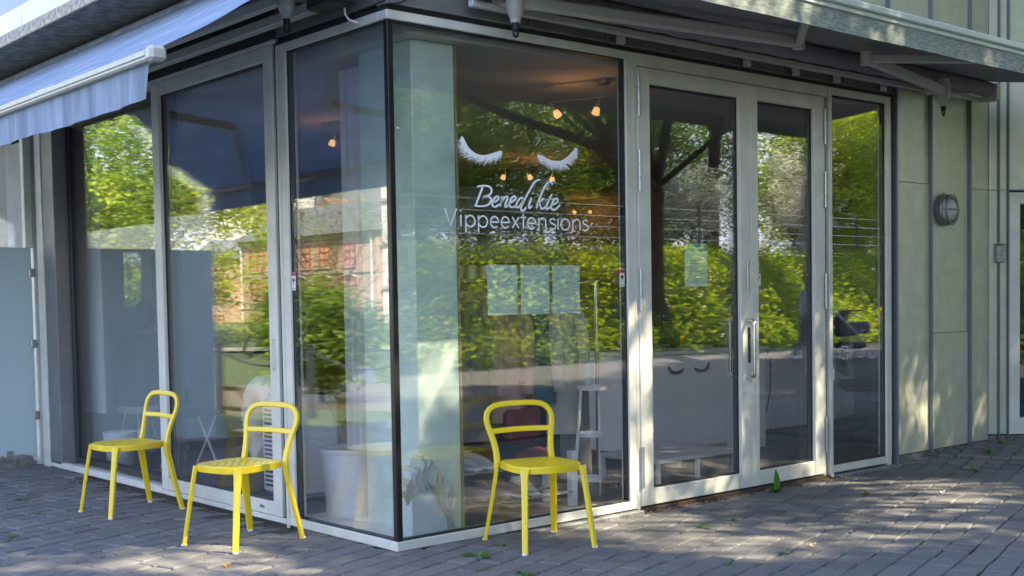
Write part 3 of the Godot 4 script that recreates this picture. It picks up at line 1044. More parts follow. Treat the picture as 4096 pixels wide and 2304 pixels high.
func pavement() -> void:
	var pv: Node3D = Node3D.new()
	pv.name = "pavement"
	add_child(pv)
	struct(pv)
	var b := MB.new()
	for i in 36:
		for j in 24:
			var x := -7.5 + i * 0.5
			var z := -6.0 + j * 0.42
			var q := []
			for e in [[0, 0], [1, 0], [1, 1], [0, 1]]:
				q.append(Vector3(x + e[0] * 0.5, ground_y(x + e[0] * 0.5, 0) - 0.022, z + e[1] * 0.42))
			b.quad(q[0], q[1], q[2], q[3], Vector3.UP)
	put("joint_sand", b, M.soil, pv)
	# rows of concrete pavers laid 17 degrees off the facade
	var meshes := []
	for k in 9:
		b = MB.new()
		b.box(Vector3(0, -0.03, 0), Vector3([0.1335, 0.172, 0.2035][k / 3], 0.06, [0.134, 0.1325, 0.1335][k % 3]), Basis.from_euler(Vector3(0, [0.0, 0.014, -0.014][k % 3], 0)), [0.007, 0.009, 0.006][k % 3])
		meshes.append(b.mesh())
	var a := deg_to_rad(17.0)
	var u := Vector3(cos(a), 0, -sin(a))
	var w := Vector3(sin(a), 0, cos(a))
	var all := []
	var r := RandomNumberGenerator.new()
	r.seed = 21
	for row in range(-60, 60):
		var z0 := row * 0.1405
		var along := -10.0 + r.randf() * 0.2
		while along < 11.5:
			var kind: int = [0, 1, 1, 2, 2, 2][r.randi() % 6]
			var pitch: float = [0.1415, 0.18, 0.2115][kind]
			var p := u * (along + pitch * 0.5) + w * z0 + w * r.randf_range(-0.002, 0.002)
			along += pitch
			if p.x > 0.06 and p.z < -0.06 and p.x < 6.31:
				continue
			if p.x >= 6.31 and p.z < (p.x - 6.31) * 0.7 - 0.05:
				continue
			if p.z < -5.35 and p.x > -1.7 or p.z < -6.0 or p.z > 3.6 or p.x < -7.2 or p.x > 9.6:
				continue
			p.y = ground_y(p.x, p.z) + r.randf_range(-0.003, 0.003)
			var tilt := Basis.from_euler(Vector3(r.randf_range(-0.012, 0.012), 0, r.randf_range(-0.012, 0.012)))
			# sunken, tipped stones along the sliding door
			if p.x > -0.34 and p.z < -0.95 and p.z > -4.2:
				var k := smoothstep(-0.34, -0.05, p.x) * r.randf_range(0.3, 1.0)
				p.y -= 0.03 * k
				tilt = Basis.from_euler(Vector3(r.randf_range(-0.25, 0.1) * k, r.randf_range(-0.12, 0.12) * k, -0.16 * k))
				if p.x > -0.07:
					continue
			all.append([screen_size(p, 0.2), Transform3D(tilt * Basis(Vector3.UP, a), p), r.randi() % 7, kind * 3 + r.randi() % 3, r.randf_range(0.88, 1.12)])
	all.sort_custom(func(x, y): return x[0] > y[0])
	var left := [[], [], []]
	var cols := [[], [], []]
	for i in all.size():
		var q: Array = all[i]
		if i < 300 and q[0] > 0.0:
			var o := put("paver", meshes[q[3]], M.pavers[q[2]], pv)
			o.transform = q[1]
		else:
			left[q[3] / 3].append(q[1])
			cols[q[3] / 3].append(M.pavers[q[2]].albedo_color.srgb_to_linear() * q[4])
	for k in 3:
		instances("paver_field", meshes[k * 3], M.paver_field, left[k], cols[k], pv)

	b = MB.new()
	for i in 60:
		for j in 60:
			var q := []
			for e in [[0, 0], [1, 0], [1, 1], [0, 1]]:
				var x = -130.0 + (i + e[0]) * 4.0
				var z = -150.0 + (j + e[1]) * 4.0
				q.append(Vector3(x, terrain_y(x, z), z))
			b.quad(q[0], q[1], q[2], q[3], Vector3.UP)
	struct(put("ground", b, M.grass_ground, self))
	b = MB.new()
	b.quad(Vector3(-400, -0.4, -400), Vector3(400, -0.4, -400), Vector3(400, -0.4, 400), Vector3(-400, -0.4, 400), Vector3.UP)
	struct(put("far_ground", b, M.grass_ground, self, Vector3(0, -1.2, 0)))
	b = MB.new()
	b.bx(-12.0, 62.0, -0.07, -0.012, 3.56, 13.2)
	b.bx(-9.0, -7.25, -0.07, -0.012, -5.0, 3.559)
	b.bx(9.65, 62.0, -0.07, 0.02, 2.6, 3.559)
	struct(put("road", b, M.asphalt, self))
	b = MB.new()
	b.quad(Vector3(-3, -0.55, -17), Vector3(-13, -0.55, -28), Vector3(-40, -0.55, 5), Vector3(-24, -0.55, 8), Vector3.UP)
	b.quad(Vector3(-3, -0.55, -17), Vector3(-13, -0.55, -28), Vector3(20, -0.55, -60), Vector3(30, -0.55, -45), Vector3.UP)
	struct(put("water", b, M.water, self))
	b = MB.new()
	for k in 14:
		var p0 := Vector3(-24.0 + k * 3.0, 0, -14.0 - k * 3.2)
		var p1 := Vector3(-24.0 + (k + 1) * 3.0, 0, -14.0 - (k + 1) * 3.2)
		var s := Vector3(-1.1, 0, -1.0)
		var q := [p0, p1, p1 + s, p0 + s]
		for i in 4:
			q[i].y = terrain_y(q[i].x, q[i].z) + 0.06
		b.quad(q[0], q[1], q[2], q[3], Vector3.UP)
	struct(put("path", b, M.gravel, self))


# ---------------------------------------------------------------- trees, bank, fence and houses that the glass reflects
func surroundings() -> void:
	var r := RandomNumberGenerator.new()
	r.seed = 5
	var spring := [Color(0.27, 0.39, 0.04), Color(0.34, 0.44, 0.045), Color(0.21, 0.32, 0.03), Color(0.14, 0.23, 0.025)]
	var yellowish := [Color(0.50, 0.53, 0.04), Color(0.42, 0.48, 0.045), Color(0.30, 0.38, 0.035)]
	var deep := [Color(0.08, 0.15, 0.02), Color(0.11, 0.19, 0.025), Color(0.14, 0.22, 0.03), Color(0.06, 0.11, 0.02)]
	# grassy bank across the road
	var bank := func(x: float, z: float) -> float:
		var edge := 13.0 + sin(x * 0.5) * 0.4 + sin(x * 0.17 + 2.0) * 0.5
		return 2.3 * smoothstep(edge, edge + 5.2, z) - 0.06
	var b := MB.new()
	for i in 50:
		for j in 14:
			var q := []
			for e in [[0, 0], [1, 0], [1, 1], [0, 1]]:
				var x = -20.0 + (i + e[0]) * 1.8
				var z = 12.4 + (j + e[1]) * 0.6 + (20.0 if j + e[1] == 14 else 0.0)
				q.append(Vector3(x, bank.call(x, z), z))
			var nn: Vector3 = (q[2] - q[0]).cross(q[1] - q[3]).normalized()
			b.quad(q[0], q[1], q[2], q[3], nn if nn.y > 0 else -nn)
	struct(put("bank", b, M.grass_ground, self))
	var xf := []
	var cols := []
	var fx := []
	var fc := []
	for i in 15000:
		var x := r.randf_range(-6, 58)
		var z := r.randf_range(13.0, 18.6)
		var y: float = bank.call(x, z)
		if y < 0.0 and r.randf() < 0.7:
			continue
		var hill := 0.5 + 0.5 * sin(x * 1.1 + sin(z * 1.7)) * sin(z * 1.3 + x * 0.4)
		xf.append(Transform3D(rand_basis(r, 0.7, 1.5), Vector3(x, y + r.randf_range(0.0, 0.18 + hill * 0.35), z)))
		cols.append(pick_color(r, yellowish if r.randf() < 0.3 + hill * 0.3 else spring))
		if r.randf() < 0.10:
			fx.append(Transform3D(rand_basis(r, 0.4, 0.7), Vector3(x, y + 0.25 + hill * 0.4, z)))
			fc.append(Color(0.85, 0.62, 0.02))
	tag(instances("ground_cover", M.spray_cover, M.leaf, xf, cols, self), "bright green leafy ground cover on the bank across the road", "ground cover")
	tag(instances("dandelions", M.spray_bloom, M.petal, fx, fc, self), "yellow dandelion flowers scattered over the green bank", "flowers")
	# low wall and wire fence along the top of the bank
	b = MB.new()
	b.bx(-8, 60, 2.0, 2.62, 18.7, 18.95, 0.02)
	tag(put("low_wall", b, mat(lin(0.06, 0.058, 0.055), 0.9), self), "dark low wall along the top of the green bank", "wall")
	var t := thing("railing", "dark wire railing standing on the low wall above the bank", "railing")
	for k in 24:
		b = MB.new()
		b.bx(-6.0 + k * 2.8, -5.94 + k * 2.8, 2.62, 4.05, 18.8, 18.86)
		put("post", b, M.black, t)
	for k in 5:
		b = MB.new()
		b.bx(-8, 60, 2.75 + k * 0.3, 2.765 + k * 0.3, 18.82, 18.835)
		put("wire", b, M.steel, t)

	# the big tree whose limbs reach over the road and shade the front
	tree("big_tree", "large spreading tree with dark limbs reaching over the road", Vector3(18.5, 0, 14.6), {
		"seed": 31, "open": 0.14, "centre": Vector3(-7.5, 9.0, -5.5), "reach": Vector3(10.5, 4.2, 8.0), "fork": Vector3(-0.9, 3.9, -0.6), "trunk": 0.28, "clumps": 640, "per": 14, "clump": 0.3, "limbs": 10, "lowest": 5.0,
		"spray": M.spray_shade, "leaves": spring + yellowish + [deep[2]],
		"arms": [[[Vector3(-0.8, 3.6, -0.5), Vector3(-4.0, 4.6, -1.6), Vector3(-7.5, 4.7, -3.0), Vector3(-11.0, 5.2, -4.0)], [0.14, 0.11, 0.08, 0.03]], [[Vector3(-0.8, 3.8, -0.5), Vector3(-3.0, 5.6, -3.0), Vector3(-7.0, 7.0, -6.5), Vector3(-12.0, 8.2, -9.0)], [0.12, 0.1, 0.07, 0.02]], [[Vector3(-3.4, 4.5, -1.4), Vector3(-6.0, 5.6, -4.4), Vector3(-9.5, 6.0, -8.0)], [0.09, 0.07, 0.02]]]})
	tree("added_shade_tree", "tall leafy tree added for shade beside the road, left of the big tree", Vector3(1.5, 0, 12.2), {
		"seed": 37, "open": 0.14, "centre": Vector3(1.2, 9.5, -2.6), "reach": Vector3(6.5, 3.6, 5.2), "fork": Vector3(0.3, 4.6, -0.5), "trunk": 0.28, "clumps": 300, "per": 14, "clump": 0.3, "limbs": 12, "lowest": 5.0,  # added tree, trunk out of view, to shade the corner and paving
		"spray": M.spray_shade, "leaves": spring + yellowish + [deep[2]]})
	tree("added_road_shade_tree", "tall tree added behind the railing, its crown leaning out to shade the road", Vector3(31, 2.2, 23.5), {
		"seed": 39, "open": 0.14, "centre": Vector3(-7.0, 8.6, -6.5), "reach": Vector3(8.5, 3.0, 3.8), "fork": Vector3(-2.6, 4.6, -2.4), "trunk": 0.26, "clumps": 230, "per": 14, "clump": 0.32, "limbs": 12, "lowest": 3.5,  # added to shade the road that the doors mirror
		"spray": M.spray_shade, "leaves": spring + yellowish + [deep[2]]})
	# row of trees behind the railing
	var row := [
		[Vector3(11, 2.2, 23), 41, "broad dark green tree behind the railing, leftmost of its row", deep, 2.8], [Vector3(17, 2.2, 25), 42, "mid green tree behind the railing beside the big tree's trunk", spring, 3.3],
		[Vector3(23, 2.2, 27), 43, "tall bright green tree behind the railing between the blossom trees", spring, 3.6], [Vector3(30, 2.2, 26), 44, "dark leafy tree behind the railing and the white blossom", deep, 3.4],
		[Vector3(37, 2.2, 23), 45, "yellow-green young tree behind the railing on the right", yellowish, 3.0], [Vector3(43, 2.2, 25), 46, "yellow-green tree farthest right in the row behind the railing", yellowish, 3.4],
		[Vector3(4, 2.2, 23), 47, "bright tree behind the railing opposite the left end of the shop", spring, 3.2], [Vector3(50, 2.2, 28), 48, "tall dark tree closing the row behind the railing", deep, 4.0], [Vector3(27, 2.2, 36), 49, "far dark tree rising behind the row at the railing", deep, 5.0], [Vector3(13, 2.2, 36), 50, "far dark tree behind the leftmost trees at the railing", deep, 5.0], [Vector3(42, 2.2, 38), 51, "far green tree behind the yellow-green trees at the railing", spring, 5.0]]
	for q in row:
		var k: float = q[4]
		tree("green_tree", q[2], q[0], {"seed": q[1], "centre": Vector3(0, k * 1.25, 0), "reach": Vector3(k * 1.05, k * 1.15, k), "trunk": 0.06 * k, "clumps": int(60 + 16 * k), "per": 18, "clump": 0.26 * k, "limbs": 10, "lowest": 0.4, "spray": M.spray_big, "leaves": q[3], "group": "trees behind the railing"})
	tree("blossom_tree", "white blossom tree behind the railing, right of the big trunk", Vector3(26.5, 2.2, 20.6), {"seed": 61, "centre": Vector3(0, 2.1, 0), "reach": Vector3(1.7, 1.5, 1.3), "trunk": 0.09, "clumps": 40, "per": 8, "clump": 0.35, "limbs": 12, "lowest": 0.5, "spray": M.spray_small, "leaves": spring, "bloom": 30})
	tree("blossom_tree", "taller white blossom tree where the jogger passes behind the railing", Vector3(32.4, 2.2, 20.8), {"seed": 62, "centre": Vector3(0, 2.4, 0), "reach": Vector3(1.5, 2.1, 1.3), "trunk": 0.1, "clumps": 46, "per": 8, "clump": 0.35, "limbs": 12, "lowest": 0.5, "spray": M.spray_small, "leaves": spring, "bloom": 34})

	# left side, mirrored in facade L
	tree("maple", "sunlit bright green maple across the water, left of the brick house", Vector3(-12.0, 0.0, -30.5), {"seed": 71, "centre": Vector3(0, 4.7, 0), "reach": Vector3(4.0, 3.5, 5.0), "trunk": 0.22, "clumps": 110, "per": 18, "clump": 0.55, "limbs": 14, "lowest": 1.2, "spray": M.spray_big, "leaves": spring + yellowish, "leaf": M.leaf})
	tree("willow", "slender pale green tree with fine leaves in front of the brick house", Vector3(-12.0, -0.1, -19.3), {"seed": 72, "centre": Vector3(0, 3.0, 0), "reach": Vector3(1.5, 1.5, 2.2), "fork": Vector3(0.1, 0.9, 0.2), "trunk": 0.06, "clumps": 80, "per": 6, "clump": 0.3, "limbs": 20, "lowest": 0.8, "spray": M.spray_small, "leaves": [Color(0.26, 0.30, 0.05), Color(0.20, 0.25, 0.04)]})
	tree("young_tree", "small yellow-green tree on the bank beside the chain posts", Vector3(-12.5, -0.2, -24.4), {"seed": 73, "centre": Vector3(0, 1.7, 0), "reach": Vector3(0.9, 1.9, 1.0), "trunk": 0.05, "clumps": 36, "per": 12, "clump": 0.28, "limbs": 12, "lowest": 0.3, "spray": M.spray_small, "leaves": yellowish})
	tree("bush", "leafy bush growing by the water under the slender tree", Vector3(-8.6, -0.3, -14.6), {"seed": 74, "centre": Vector3(0, 0.95, 0), "reach": Vector3(0.8, 1.0, 1.5), "trunk": 0.04, "clumps": 60, "per": 12, "clump": 0.2, "limbs": 14, "lowest": 0.1, "spray": M.spray_mid, "leaves": spring + deep})
	tree("maple", "tall green tree beyond the chain posts at the far left", Vector3(-16.0, 0.0, -46.0), {"seed": 76, "centre": Vector3(0, 6.0, 0), "reach": Vector3(4.0, 4.5, 5.0), "trunk": 0.25, "clumps": 90, "per": 16, "clump": 0.7, "limbs": 12, "lowest": 1.2, "spray": M.spray_big, "leaves": spring})
	chain_posts()
	houses()


func chain_posts() -> void:
	var pts := [Vector3(-4.3, 0, -10.4), Vector3(-5.0, 0, -7.8), Vector3(-4.6, 0, -6.9 + 3.4), Vector3(-3.6, 0, -13.0)]
	var names := ["dark metal chain post by the water, opposite the sliding door", "dark metal chain post by the water, middle one of three in a row", "dark metal chain post opposite the fixed window by the corner", "dark metal chain post farthest from the shop corner"]
	pts = [Vector3(-3.6, 0, -13.0), Vector3(-4.3, 0, -10.4), Vector3(-4.7, 0, -8.6), Vector3(-4.9, 0, -6.4)]
	names = [names[3], names[0], names[1], names[2]]
	for i in pts.size():
		var b := MB.new()
		b.bx(-0.035, 0.035, -0.2, 0.86, -0.035, 0.035, 0.006)
		b.bx(-0.045, 0.045, 0.86, 0.885, -0.045, 0.045, 0.006)
		var p: Vector3 = pts[i]
		p.y = terrain_y(p.x, p.z)
		tag(put("chain_post", b, M.frame_dark, self, p), names[i], "post", "chain posts by the water")
	for i in 3:
		var p: Vector3 = pts[i] + Vector3(0, 0.8 + terrain_y(pts[i].x, pts[i].z), 0)
		var q: Vector3 = pts[i + 1] + Vector3(0, 0.8 + terrain_y(pts[i + 1].x, pts[i + 1].z), 0)
		var line := []
		for k in 25:
			var s := k / 24.0
			line.append(p.lerp(q, s) - Vector3(0, 0.22 * 4.0 * s * (1 - s), 0) + Vector3(0, 0.008 * (k % 2), 0))
		var b := MB.new()
		b.tube(line, 0.014, 6)
		tag(put("chain", b, M.frame_dark, self), ["dark chain sagging between the two farthest posts", "dark chain sagging between the middle posts by the water", "dark chain sagging to the post opposite the fixed window"][i], "chain", "chains by the water")
	var b := MB.new()
	b.box(Vector3(0, 0, 0), Vector3(0.02, 0.16, 0.42), Basis.from_euler(Vector3(0.12, 0, 0)), 0.004)
	var pl := tag(put("notice_plate", b, mat(lin(0.20, 0.24, 0.34), 0.5), self, Vector3(-4.82, 0.42, -7.5)), "small grey-blue notice plate hanging from the chain by the water", "sign") as Node3D
	pl.rotation.y = 0.1


func window(parent: Node, x: float, z0: float, z1: float, y0: float, y1: float, m: Material, cross := 2, arch := false) -> void:
	var b := MB.new()
	var zc := (z0 + z1) * 0.5
	var w := 0.07
	b.bx(x - 0.05, x + 0.03, y0, y1, z0, z0 + w)
	b.bx(x - 0.05, x + 0.03, y0, y1, z1 - w, z1)
	b.bx(x - 0.05, x + 0.03, y0, y0 + w, z0 + w, z1 - w)
	b.bx(x - 0.05, x + 0.03, y1 - w, y1, z0 + w, z1 - w)
	b.bx(x - 0.04, x + 0.02, y0, y1, zc - w * 0.5, zc + w * 0.5)
	for k in cross:
		var y := lerpf(y0, y1, (k + 1.0) / (cross + 1.0))
		b.bx(x - 0.04, x + 0.015, y - 0.025, y + 0.025, z0, z1)
	var o := put("window", b, m, parent)
	b = MB.new()
	b.bx(x - 0.06, x - 0.045, y0, y1, z0, z1)
	put("glazing", b, mat(lin(0.02, 0.025, 0.03), 0.08) if not M.has("far_pane") else M.far_pane, o)
	b = MB.new()
	b.bx(x - 0.02, x + 0.1, y0 - 0.1, y0, z0 - 0.08, z1 + 0.08)
	if arch:
		var pts := []
		for k in 9:
			pts.append(Vector3(x + 0.02, y1 + 0.02 + sin(PI * k / 8.0) * 0.16, lerpf(z0 - 0.05, z1 + 0.05, k / 8.0)))
		b.tube(pts, 0.07, 6)
	put("sill", b, M.stone, o)


func houses() -> void:
	M.far_pane = mat(lin(0.02, 0.025, 0.03), 0.08)
	M.stone = mat(lin(0.45, 0.36, 0.30), 0.9)
	var brick := mat(lin(0.68, 0.46, 0.35), 0.9, 0.0, M.fine, 0.6)
	var brick2 := mat(lin(0.30, 0.20, 0.15), 0.9, 0.0, M.fine, 0.6)
	var red := mat(lin(0.42, 0.07, 0.03), 0.6)
	var slate := mat(lin(0.20, 0.21, 0.23), 0.55, 0.1)
	var pale := mat(lin(0.78, 0.74, 0.66), 0.85)
	var h := thing("brick_house", "salmon brick house with red window frames and grey roof across the water", "house")
	var b := MB.new()
	b.bx(-38, -30, -0.8, 4.85, -57.2, -43.6)
	put("wall", b, brick, h)
	b = MB.new()
	b.prism(PackedVector2Array([Vector2(0.4, 4.85), Vector2(-4.0, 6.9), Vector2(-8.4, 4.85)]), 14.2, Vector3(-30, 0, -57.5), Basis())
	var rf := put("roof", b, slate, h)
	b = MB.new()
	for k in 28:
		b.bar(Vector3(-29.58, 4.9, -57.3 + k * 0.5), Vector3(-33.9, 6.93, -57.3 + k * 0.5), 0.03, 0.06)
	stuff(put("roof_seams", b, slate, rf))
	for q in [[-56.1, -54.4, 3.2, 4.45, false], [-52.6, -51.6, 3.2, 4.45, false], [-48.75, -47.75, 3.2, 4.35, false], [-50.6, -49.6, 3.2, 4.35, false], [-49.0, -47.7, 1.5, 2.6, true], [-51.3, -50.0, 1.5, 2.6, true], [-56.0, -54.6, 1.5, 2.6, true], [-53.6, -52.3, 1.5, 2.6, true], [-55.9, -54.7, -0.3, 0.8, false], [-49.2, -48.0, -0.3, 0.8, false], [-52.0, -50.8, -0.3, 0.8, false], [-46.4, -45.4, 3.2, 4.35, false], [-46.6, -45.4, 1.5, 2.6, true], [-46.4, -45.3, -0.3, 0.8, false]]:
		window(h, -29.98, q[0], q[1], q[2], q[3], red, 2, q[4])
	b = MB.new()
	b.bx(-30.06, -29.92, 2.85, 2.98, -57.2, -43.6)
	b.bx(-30.06, -29.9, 4.6, 4.85, -57.25, -43.55)
	b.bx(-30.05, -29.93, 1.1, 1.2, -57.2, -43.6)
	put("cornice", b, M.stone, h)
	b = MB.new()
	b.tube([Vector3(-29.9, -0.6, -56.9), Vector3(-29.9, 4.8, -56.9)], 0.06, 8)
	b.tube([Vector3(-29.9, -0.6, -43.9), Vector3(-29.9, 4.8, -43.9)], 0.06, 8)
	put("downpipe", b, M.panel_white, h)

	h = thing("brick_wing", "low brick wing with a grey gable roof beside the salmon brick house", "house")
	b = MB.new()
	b.bx(-37, -29.4, -0.8, 3.95, -62.0, -57.3)
	put("wall", b, brick, h)
	b = MB.new()
	b.prism(PackedVector2Array([Vector2(-62.3, 3.95), Vector2(-57.0, 3.95), Vector2(-59.2, 5.1)]), 8.2, Vector3(-29.2, 0, 0), Basis(Vector3(0, 0, 1), Vector3(0, 1, 0), Vector3(-1, 0, 0)))
	put("roof", b, slate, h)
	for q in [[-59.4, -58.0, 1.6, 3.4], [-61.5, -60.3, 1.6, 3.4], [-59.4, -58.1, -0.3, 0.8]]:
		window(h, -29.38, q[0], q[1], q[2], q[3], red, 3)
	b = MB.new()
	b.bx(-34, -33.1, 3.5, 7.4, -60.6, -59.7)
	b.bx(-34.1, -33.0, 7.3, 7.5, -60.7, -59.6)
	put("chimney", b, brick, h)

	h = thing("dark_brick_gable", "tall dark brick gable behind the low brick wing", "house")
	b = MB.new()
	b.prism(PackedVector2Array([Vector2(-66.5, -0.8), Vector2(-58.6, -0.8), Vector2(-58.6, 6.0), Vector2(-62.5, 8.2), Vector2(-66.5, 6.0)]), 8.0, Vector3(-39, 0, 0), Basis(Vector3(0, 0, 1), Vector3(0, 1, 0), Vector3(-1, 0, 0)))
	put("wall", b, brick2, h)
	for q in [[-61.4, -60.5, 4.2, 5.6], [-64.6, -63.6, 4.2, 5.6]]:
		window(h, -38.98, q[0], q[1], q[2], q[3], red, 2)

	h = thing("white_house", "pale rendered house with red brown bands right of the brick house", "house")
	b = MB.new()
	b.bx(-38, -30.2, -0.8, 7.4, -43.4, -36.0)
	put("wall", b, pale, h)
	b = MB.new()
	for y in [2.0, 4.1, 6.2]:
		b.bx(-30.25, -30.08, y, y + 0.16, -43.4, -36.0)
	put("band", b, brick, h)
	for z in [-42.8, -41.2, -39.6, -38.0]:
		for y in [0.4, 2.5, 4.6]:
			window(h, -30.18, z, z + 0.8, y, y + 1.2, M.frame_dark, 1)

	h = thing("far_white_block", "white block with a flat roof rising behind the brick house", "building")
	b = MB.new()
	b.bx(-58, -48, -0.8, 11.0, -98.0, -72.0)
	put("wall", b, pale, h)
	for z in [-94, -90, -86, -82, -78, -75]:
		for y in [3.0, 5.6, 8.2]:
			window(h, -47.98, z, z + 1.4, y, y + 1.5, M.frame_dark, 1)
	h = thing("slate_tower", "grey slate clad stair tower behind the slender tree", "building")
	b = MB.new()
	b.bx(-48, -44, -0.8, 13.5, -71.5, -68.0)
	put("wall", b, slate, h)
	b = MB.new()
	b.bx(-44.02, -43.95, 3.0, 12.8, -70.6, -69.4)
	put("window_strip", b, M.far_pane, h)
	# bins and a red bench far over by the houses
	for k in 3:
		b = MB.new()
		b.bx(-0.3, 0.3, 0, 0.95, -0.35, 0.35, 0.03)
		b.box(Vector3(0, 1.0, 0), Vector3(0.68, 0.06, 0.78), Basis.from_euler(Vector3(0, 0, 0.08)), 0.02)
		tag(put("waste_bin", b, mat([lin(0.10, 0.03, 0.05), lin(0.12, 0.04, 0.14), lin(0.03, 0.03, 0.04)][k], 0.6), self, Vector3(-27.5, terrain_y(-27.5, -46), -49.5 + k * 1.0)), ["dark red waste bin by the brick house", "purple waste bin in the middle of three", "black waste bin nearest the white house"][k], "bin", "bins by the brick house")


# ---------------------------------------------------------------- chairs
func make_chair(label: String, at: Vector3, turn: float) -> Node3D:
	var t := thing("chair", label, "chair", at, turn, "yellow metal chairs outside the shop")
	var b := MB.new()
	# seat: a pressed sheet with round holes and a turned-down rim
	var nu := 14
	var nv := 14
	var sp := func(u: float, v: float, dy: float) -> Vector3:
		var x := u * sqrt(1.0 - 0.30 * v * v * v * v)
		var z := v * sqrt(1.0 - 0.34 * u * u * u * u)
		var hw := lerpf(0.180, 0.197, (z + 1.0) * 0.5)
		return Vector3(x * hw, 0.452 - 0.012 * (1.0 - u * u) * (1.0 - v * v * 0.8) + dy, z * 0.197 + 0.008)
	for i in nu:
		for j in nv:
			var u0 := -1.0 + 2.0 * i / nu
			var u1 := -1.0 + 2.0 * (i + 1) / nu
			var v0 := -1.0 + 2.0 * j / nv
			var v1 := -1.0 + 2.0 * (j + 1) / nv
			var hole := i >= 2 and i <= nu - 3 and j >= 2 and j <= nv - 3 and (i + j) % 2 == 0
			for lay in [0.0, -0.004]:
				var nn := Vector3.UP if lay == 0.0 else Vector3.DOWN
				if not hole:
					b.quad(sp.call(u0, v0, lay), sp.call(u1, v0, lay), sp.call(u1, v1, lay), sp.call(u0, v1, lay), nn)
					continue
				var uc := (u0 + u1) * 0.5
				var vc := (v0 + v1) * 0.5
				var du := (u1 - u0) * 0.5
				for k in 8:
					var pr := []
					for e in [k, k + 1]:
						var a: float = TAU * (e + 0.5) / 8
						var c := Vector2(cos(a), sin(a))
						var m := maxf(absf(c.x), absf(c.y))
						pr.append([sp.call(uc + c.x * du * 0.86, vc + c.y * du * 0.86, lay), sp.call(uc + c.x / m * du, vc + c.y / m * du, lay)])
					b.quad(pr[0][0], pr[0][1], pr[1][1], pr[1][0], nn)
					if lay == 0.0:
						b.quad(pr[0][0], pr[1][0], pr[1][0] - Vector3(0, 0.004, 0), pr[0][0] - Vector3(0, 0.004, 0), (sp.call(uc, vc, 0.0) - pr[0][0]).normalized())
					# the cell's corners that the octagon leaves out
				for cu in [u0, u1]:
					for cv in [v0, v1]:
						var su := signf(cu - uc)
						var sv := signf(cv - vc)
						b.tri(sp.call(cu, cv, lay), sp.call(uc + su * du * 0.4142, cv, lay), sp.call(cu, vc + sv * du * 0.4142, lay), nn, nn, nn)
	var edge := []
	var nrm := []
	for k in 64:
		var a := TAU * k / 64
		var c := Vector2(cos(a), sin(a))
		var m := maxf(absf(c.x), absf(c.y))
		edge.append(sp.call(c.x / m, c.y / m, 0.0))
		nrm.append(Vector3(c.x, 0, c.y))
	for k in 64:
		var l := (k + 1) % 64
		var rim := [0.004, 0.036]
		var out0: Vector3 = nrm[k]
		var out1: Vector3 = nrm[l]
		var p0: Vector3 = edge[k] + out0 * 0.004
		var p1: Vector3 = edge[l] + out1 * 0.004
		b.quad4(edge[k], edge[l], p1 - Vector3(0, rim[0], 0), p0 - Vector3(0, rim[0], 0), (out0 + Vector3.UP).normalized(), (out1 + Vector3.UP).normalized(), out1, out0)
		b.quad4(p0 - Vector3(0, rim[0], 0), p1 - Vector3(0, rim[0], 0), p1 - Vector3(0, rim[1], 0), p0 - Vector3(0, rim[1], 0), out0, out1, out1, out0)
		b.quad4(edge[k] - Vector3(0, 0.006, 0), edge[l] - Vector3(0, 0.006, 0), p1 - Vector3(0, rim[1], 0), p0 - Vector3(0, rim[1], 0), -out0, -out1, -out1, -out0)
	put("seat", b, M.yellow, t)
	# back: one flat band bent round, and a cross rail
	var half := [Vector3(0.172, 0.415, -0.172), Vector3(0.169, 0.455, -0.178), Vector3(0.169, 0.493, -0.186), Vector3(0.175, 0.544, -0.199), Vector3(0.187, 0.595, -0.214), Vector3(0.200, 0.642, -0.228), Vector3(0.203, 0.676, -0.237), Vector3(0.195, 0.707, -0.245), Vector3(0.175, 0.731, -0.251), Vector3(0.145, 0.746, -0.255), Vector3(0.10, 0.753, -0.257), Vector3(0.05, 0.755, -0.258)]
	var pts := []
	var fs := []
	var ws := []
	var ts := []
	for i in half.size():
		pts.append(half[i] * Vector3(-1, 1, 1))
		ws.append(lerpf(0.034, 0.031, minf(i / 5.0, 1.0)))
		ts.append(lerpf(0.026, 0.016, minf(i / 5.0, 1.0)))
	for i in range(half.size() - 1, -1, -1):
		pts.append(half[i])
		ws.append(lerpf(0.034, 0.031, minf(i / 5.0, 1.0)))
		ts.append(lerpf(0.026, 0.016, minf(i / 5.0, 1.0)))
	for i in pts.size():
		fs.append(Vector3(0, 0.22, 1))
	b = MB.new()
	b.band(pts, fs, ws, ts)
	put("backrest", b, M.yellow, t)
	b = MB.new()
	pts = []
	fs = []
	for k in 9:
		var s := k / 8.0 * 2.0 - 1.0
		pts.append(Vector3(s * 0.186, 0.607 + 0.004 * (1 - s * s), -0.216 - 0.014 * (1 - s * s)))
		fs.append(Vector3(0, 0.22, 1))
	var w9 := []
	var t9 := []
	for k in 9:
		w9.append(0.03)
		t9.append(0.012)
	b.band(pts, fs, w9, t9)
	put("back_rail", b, M.yellow, t)
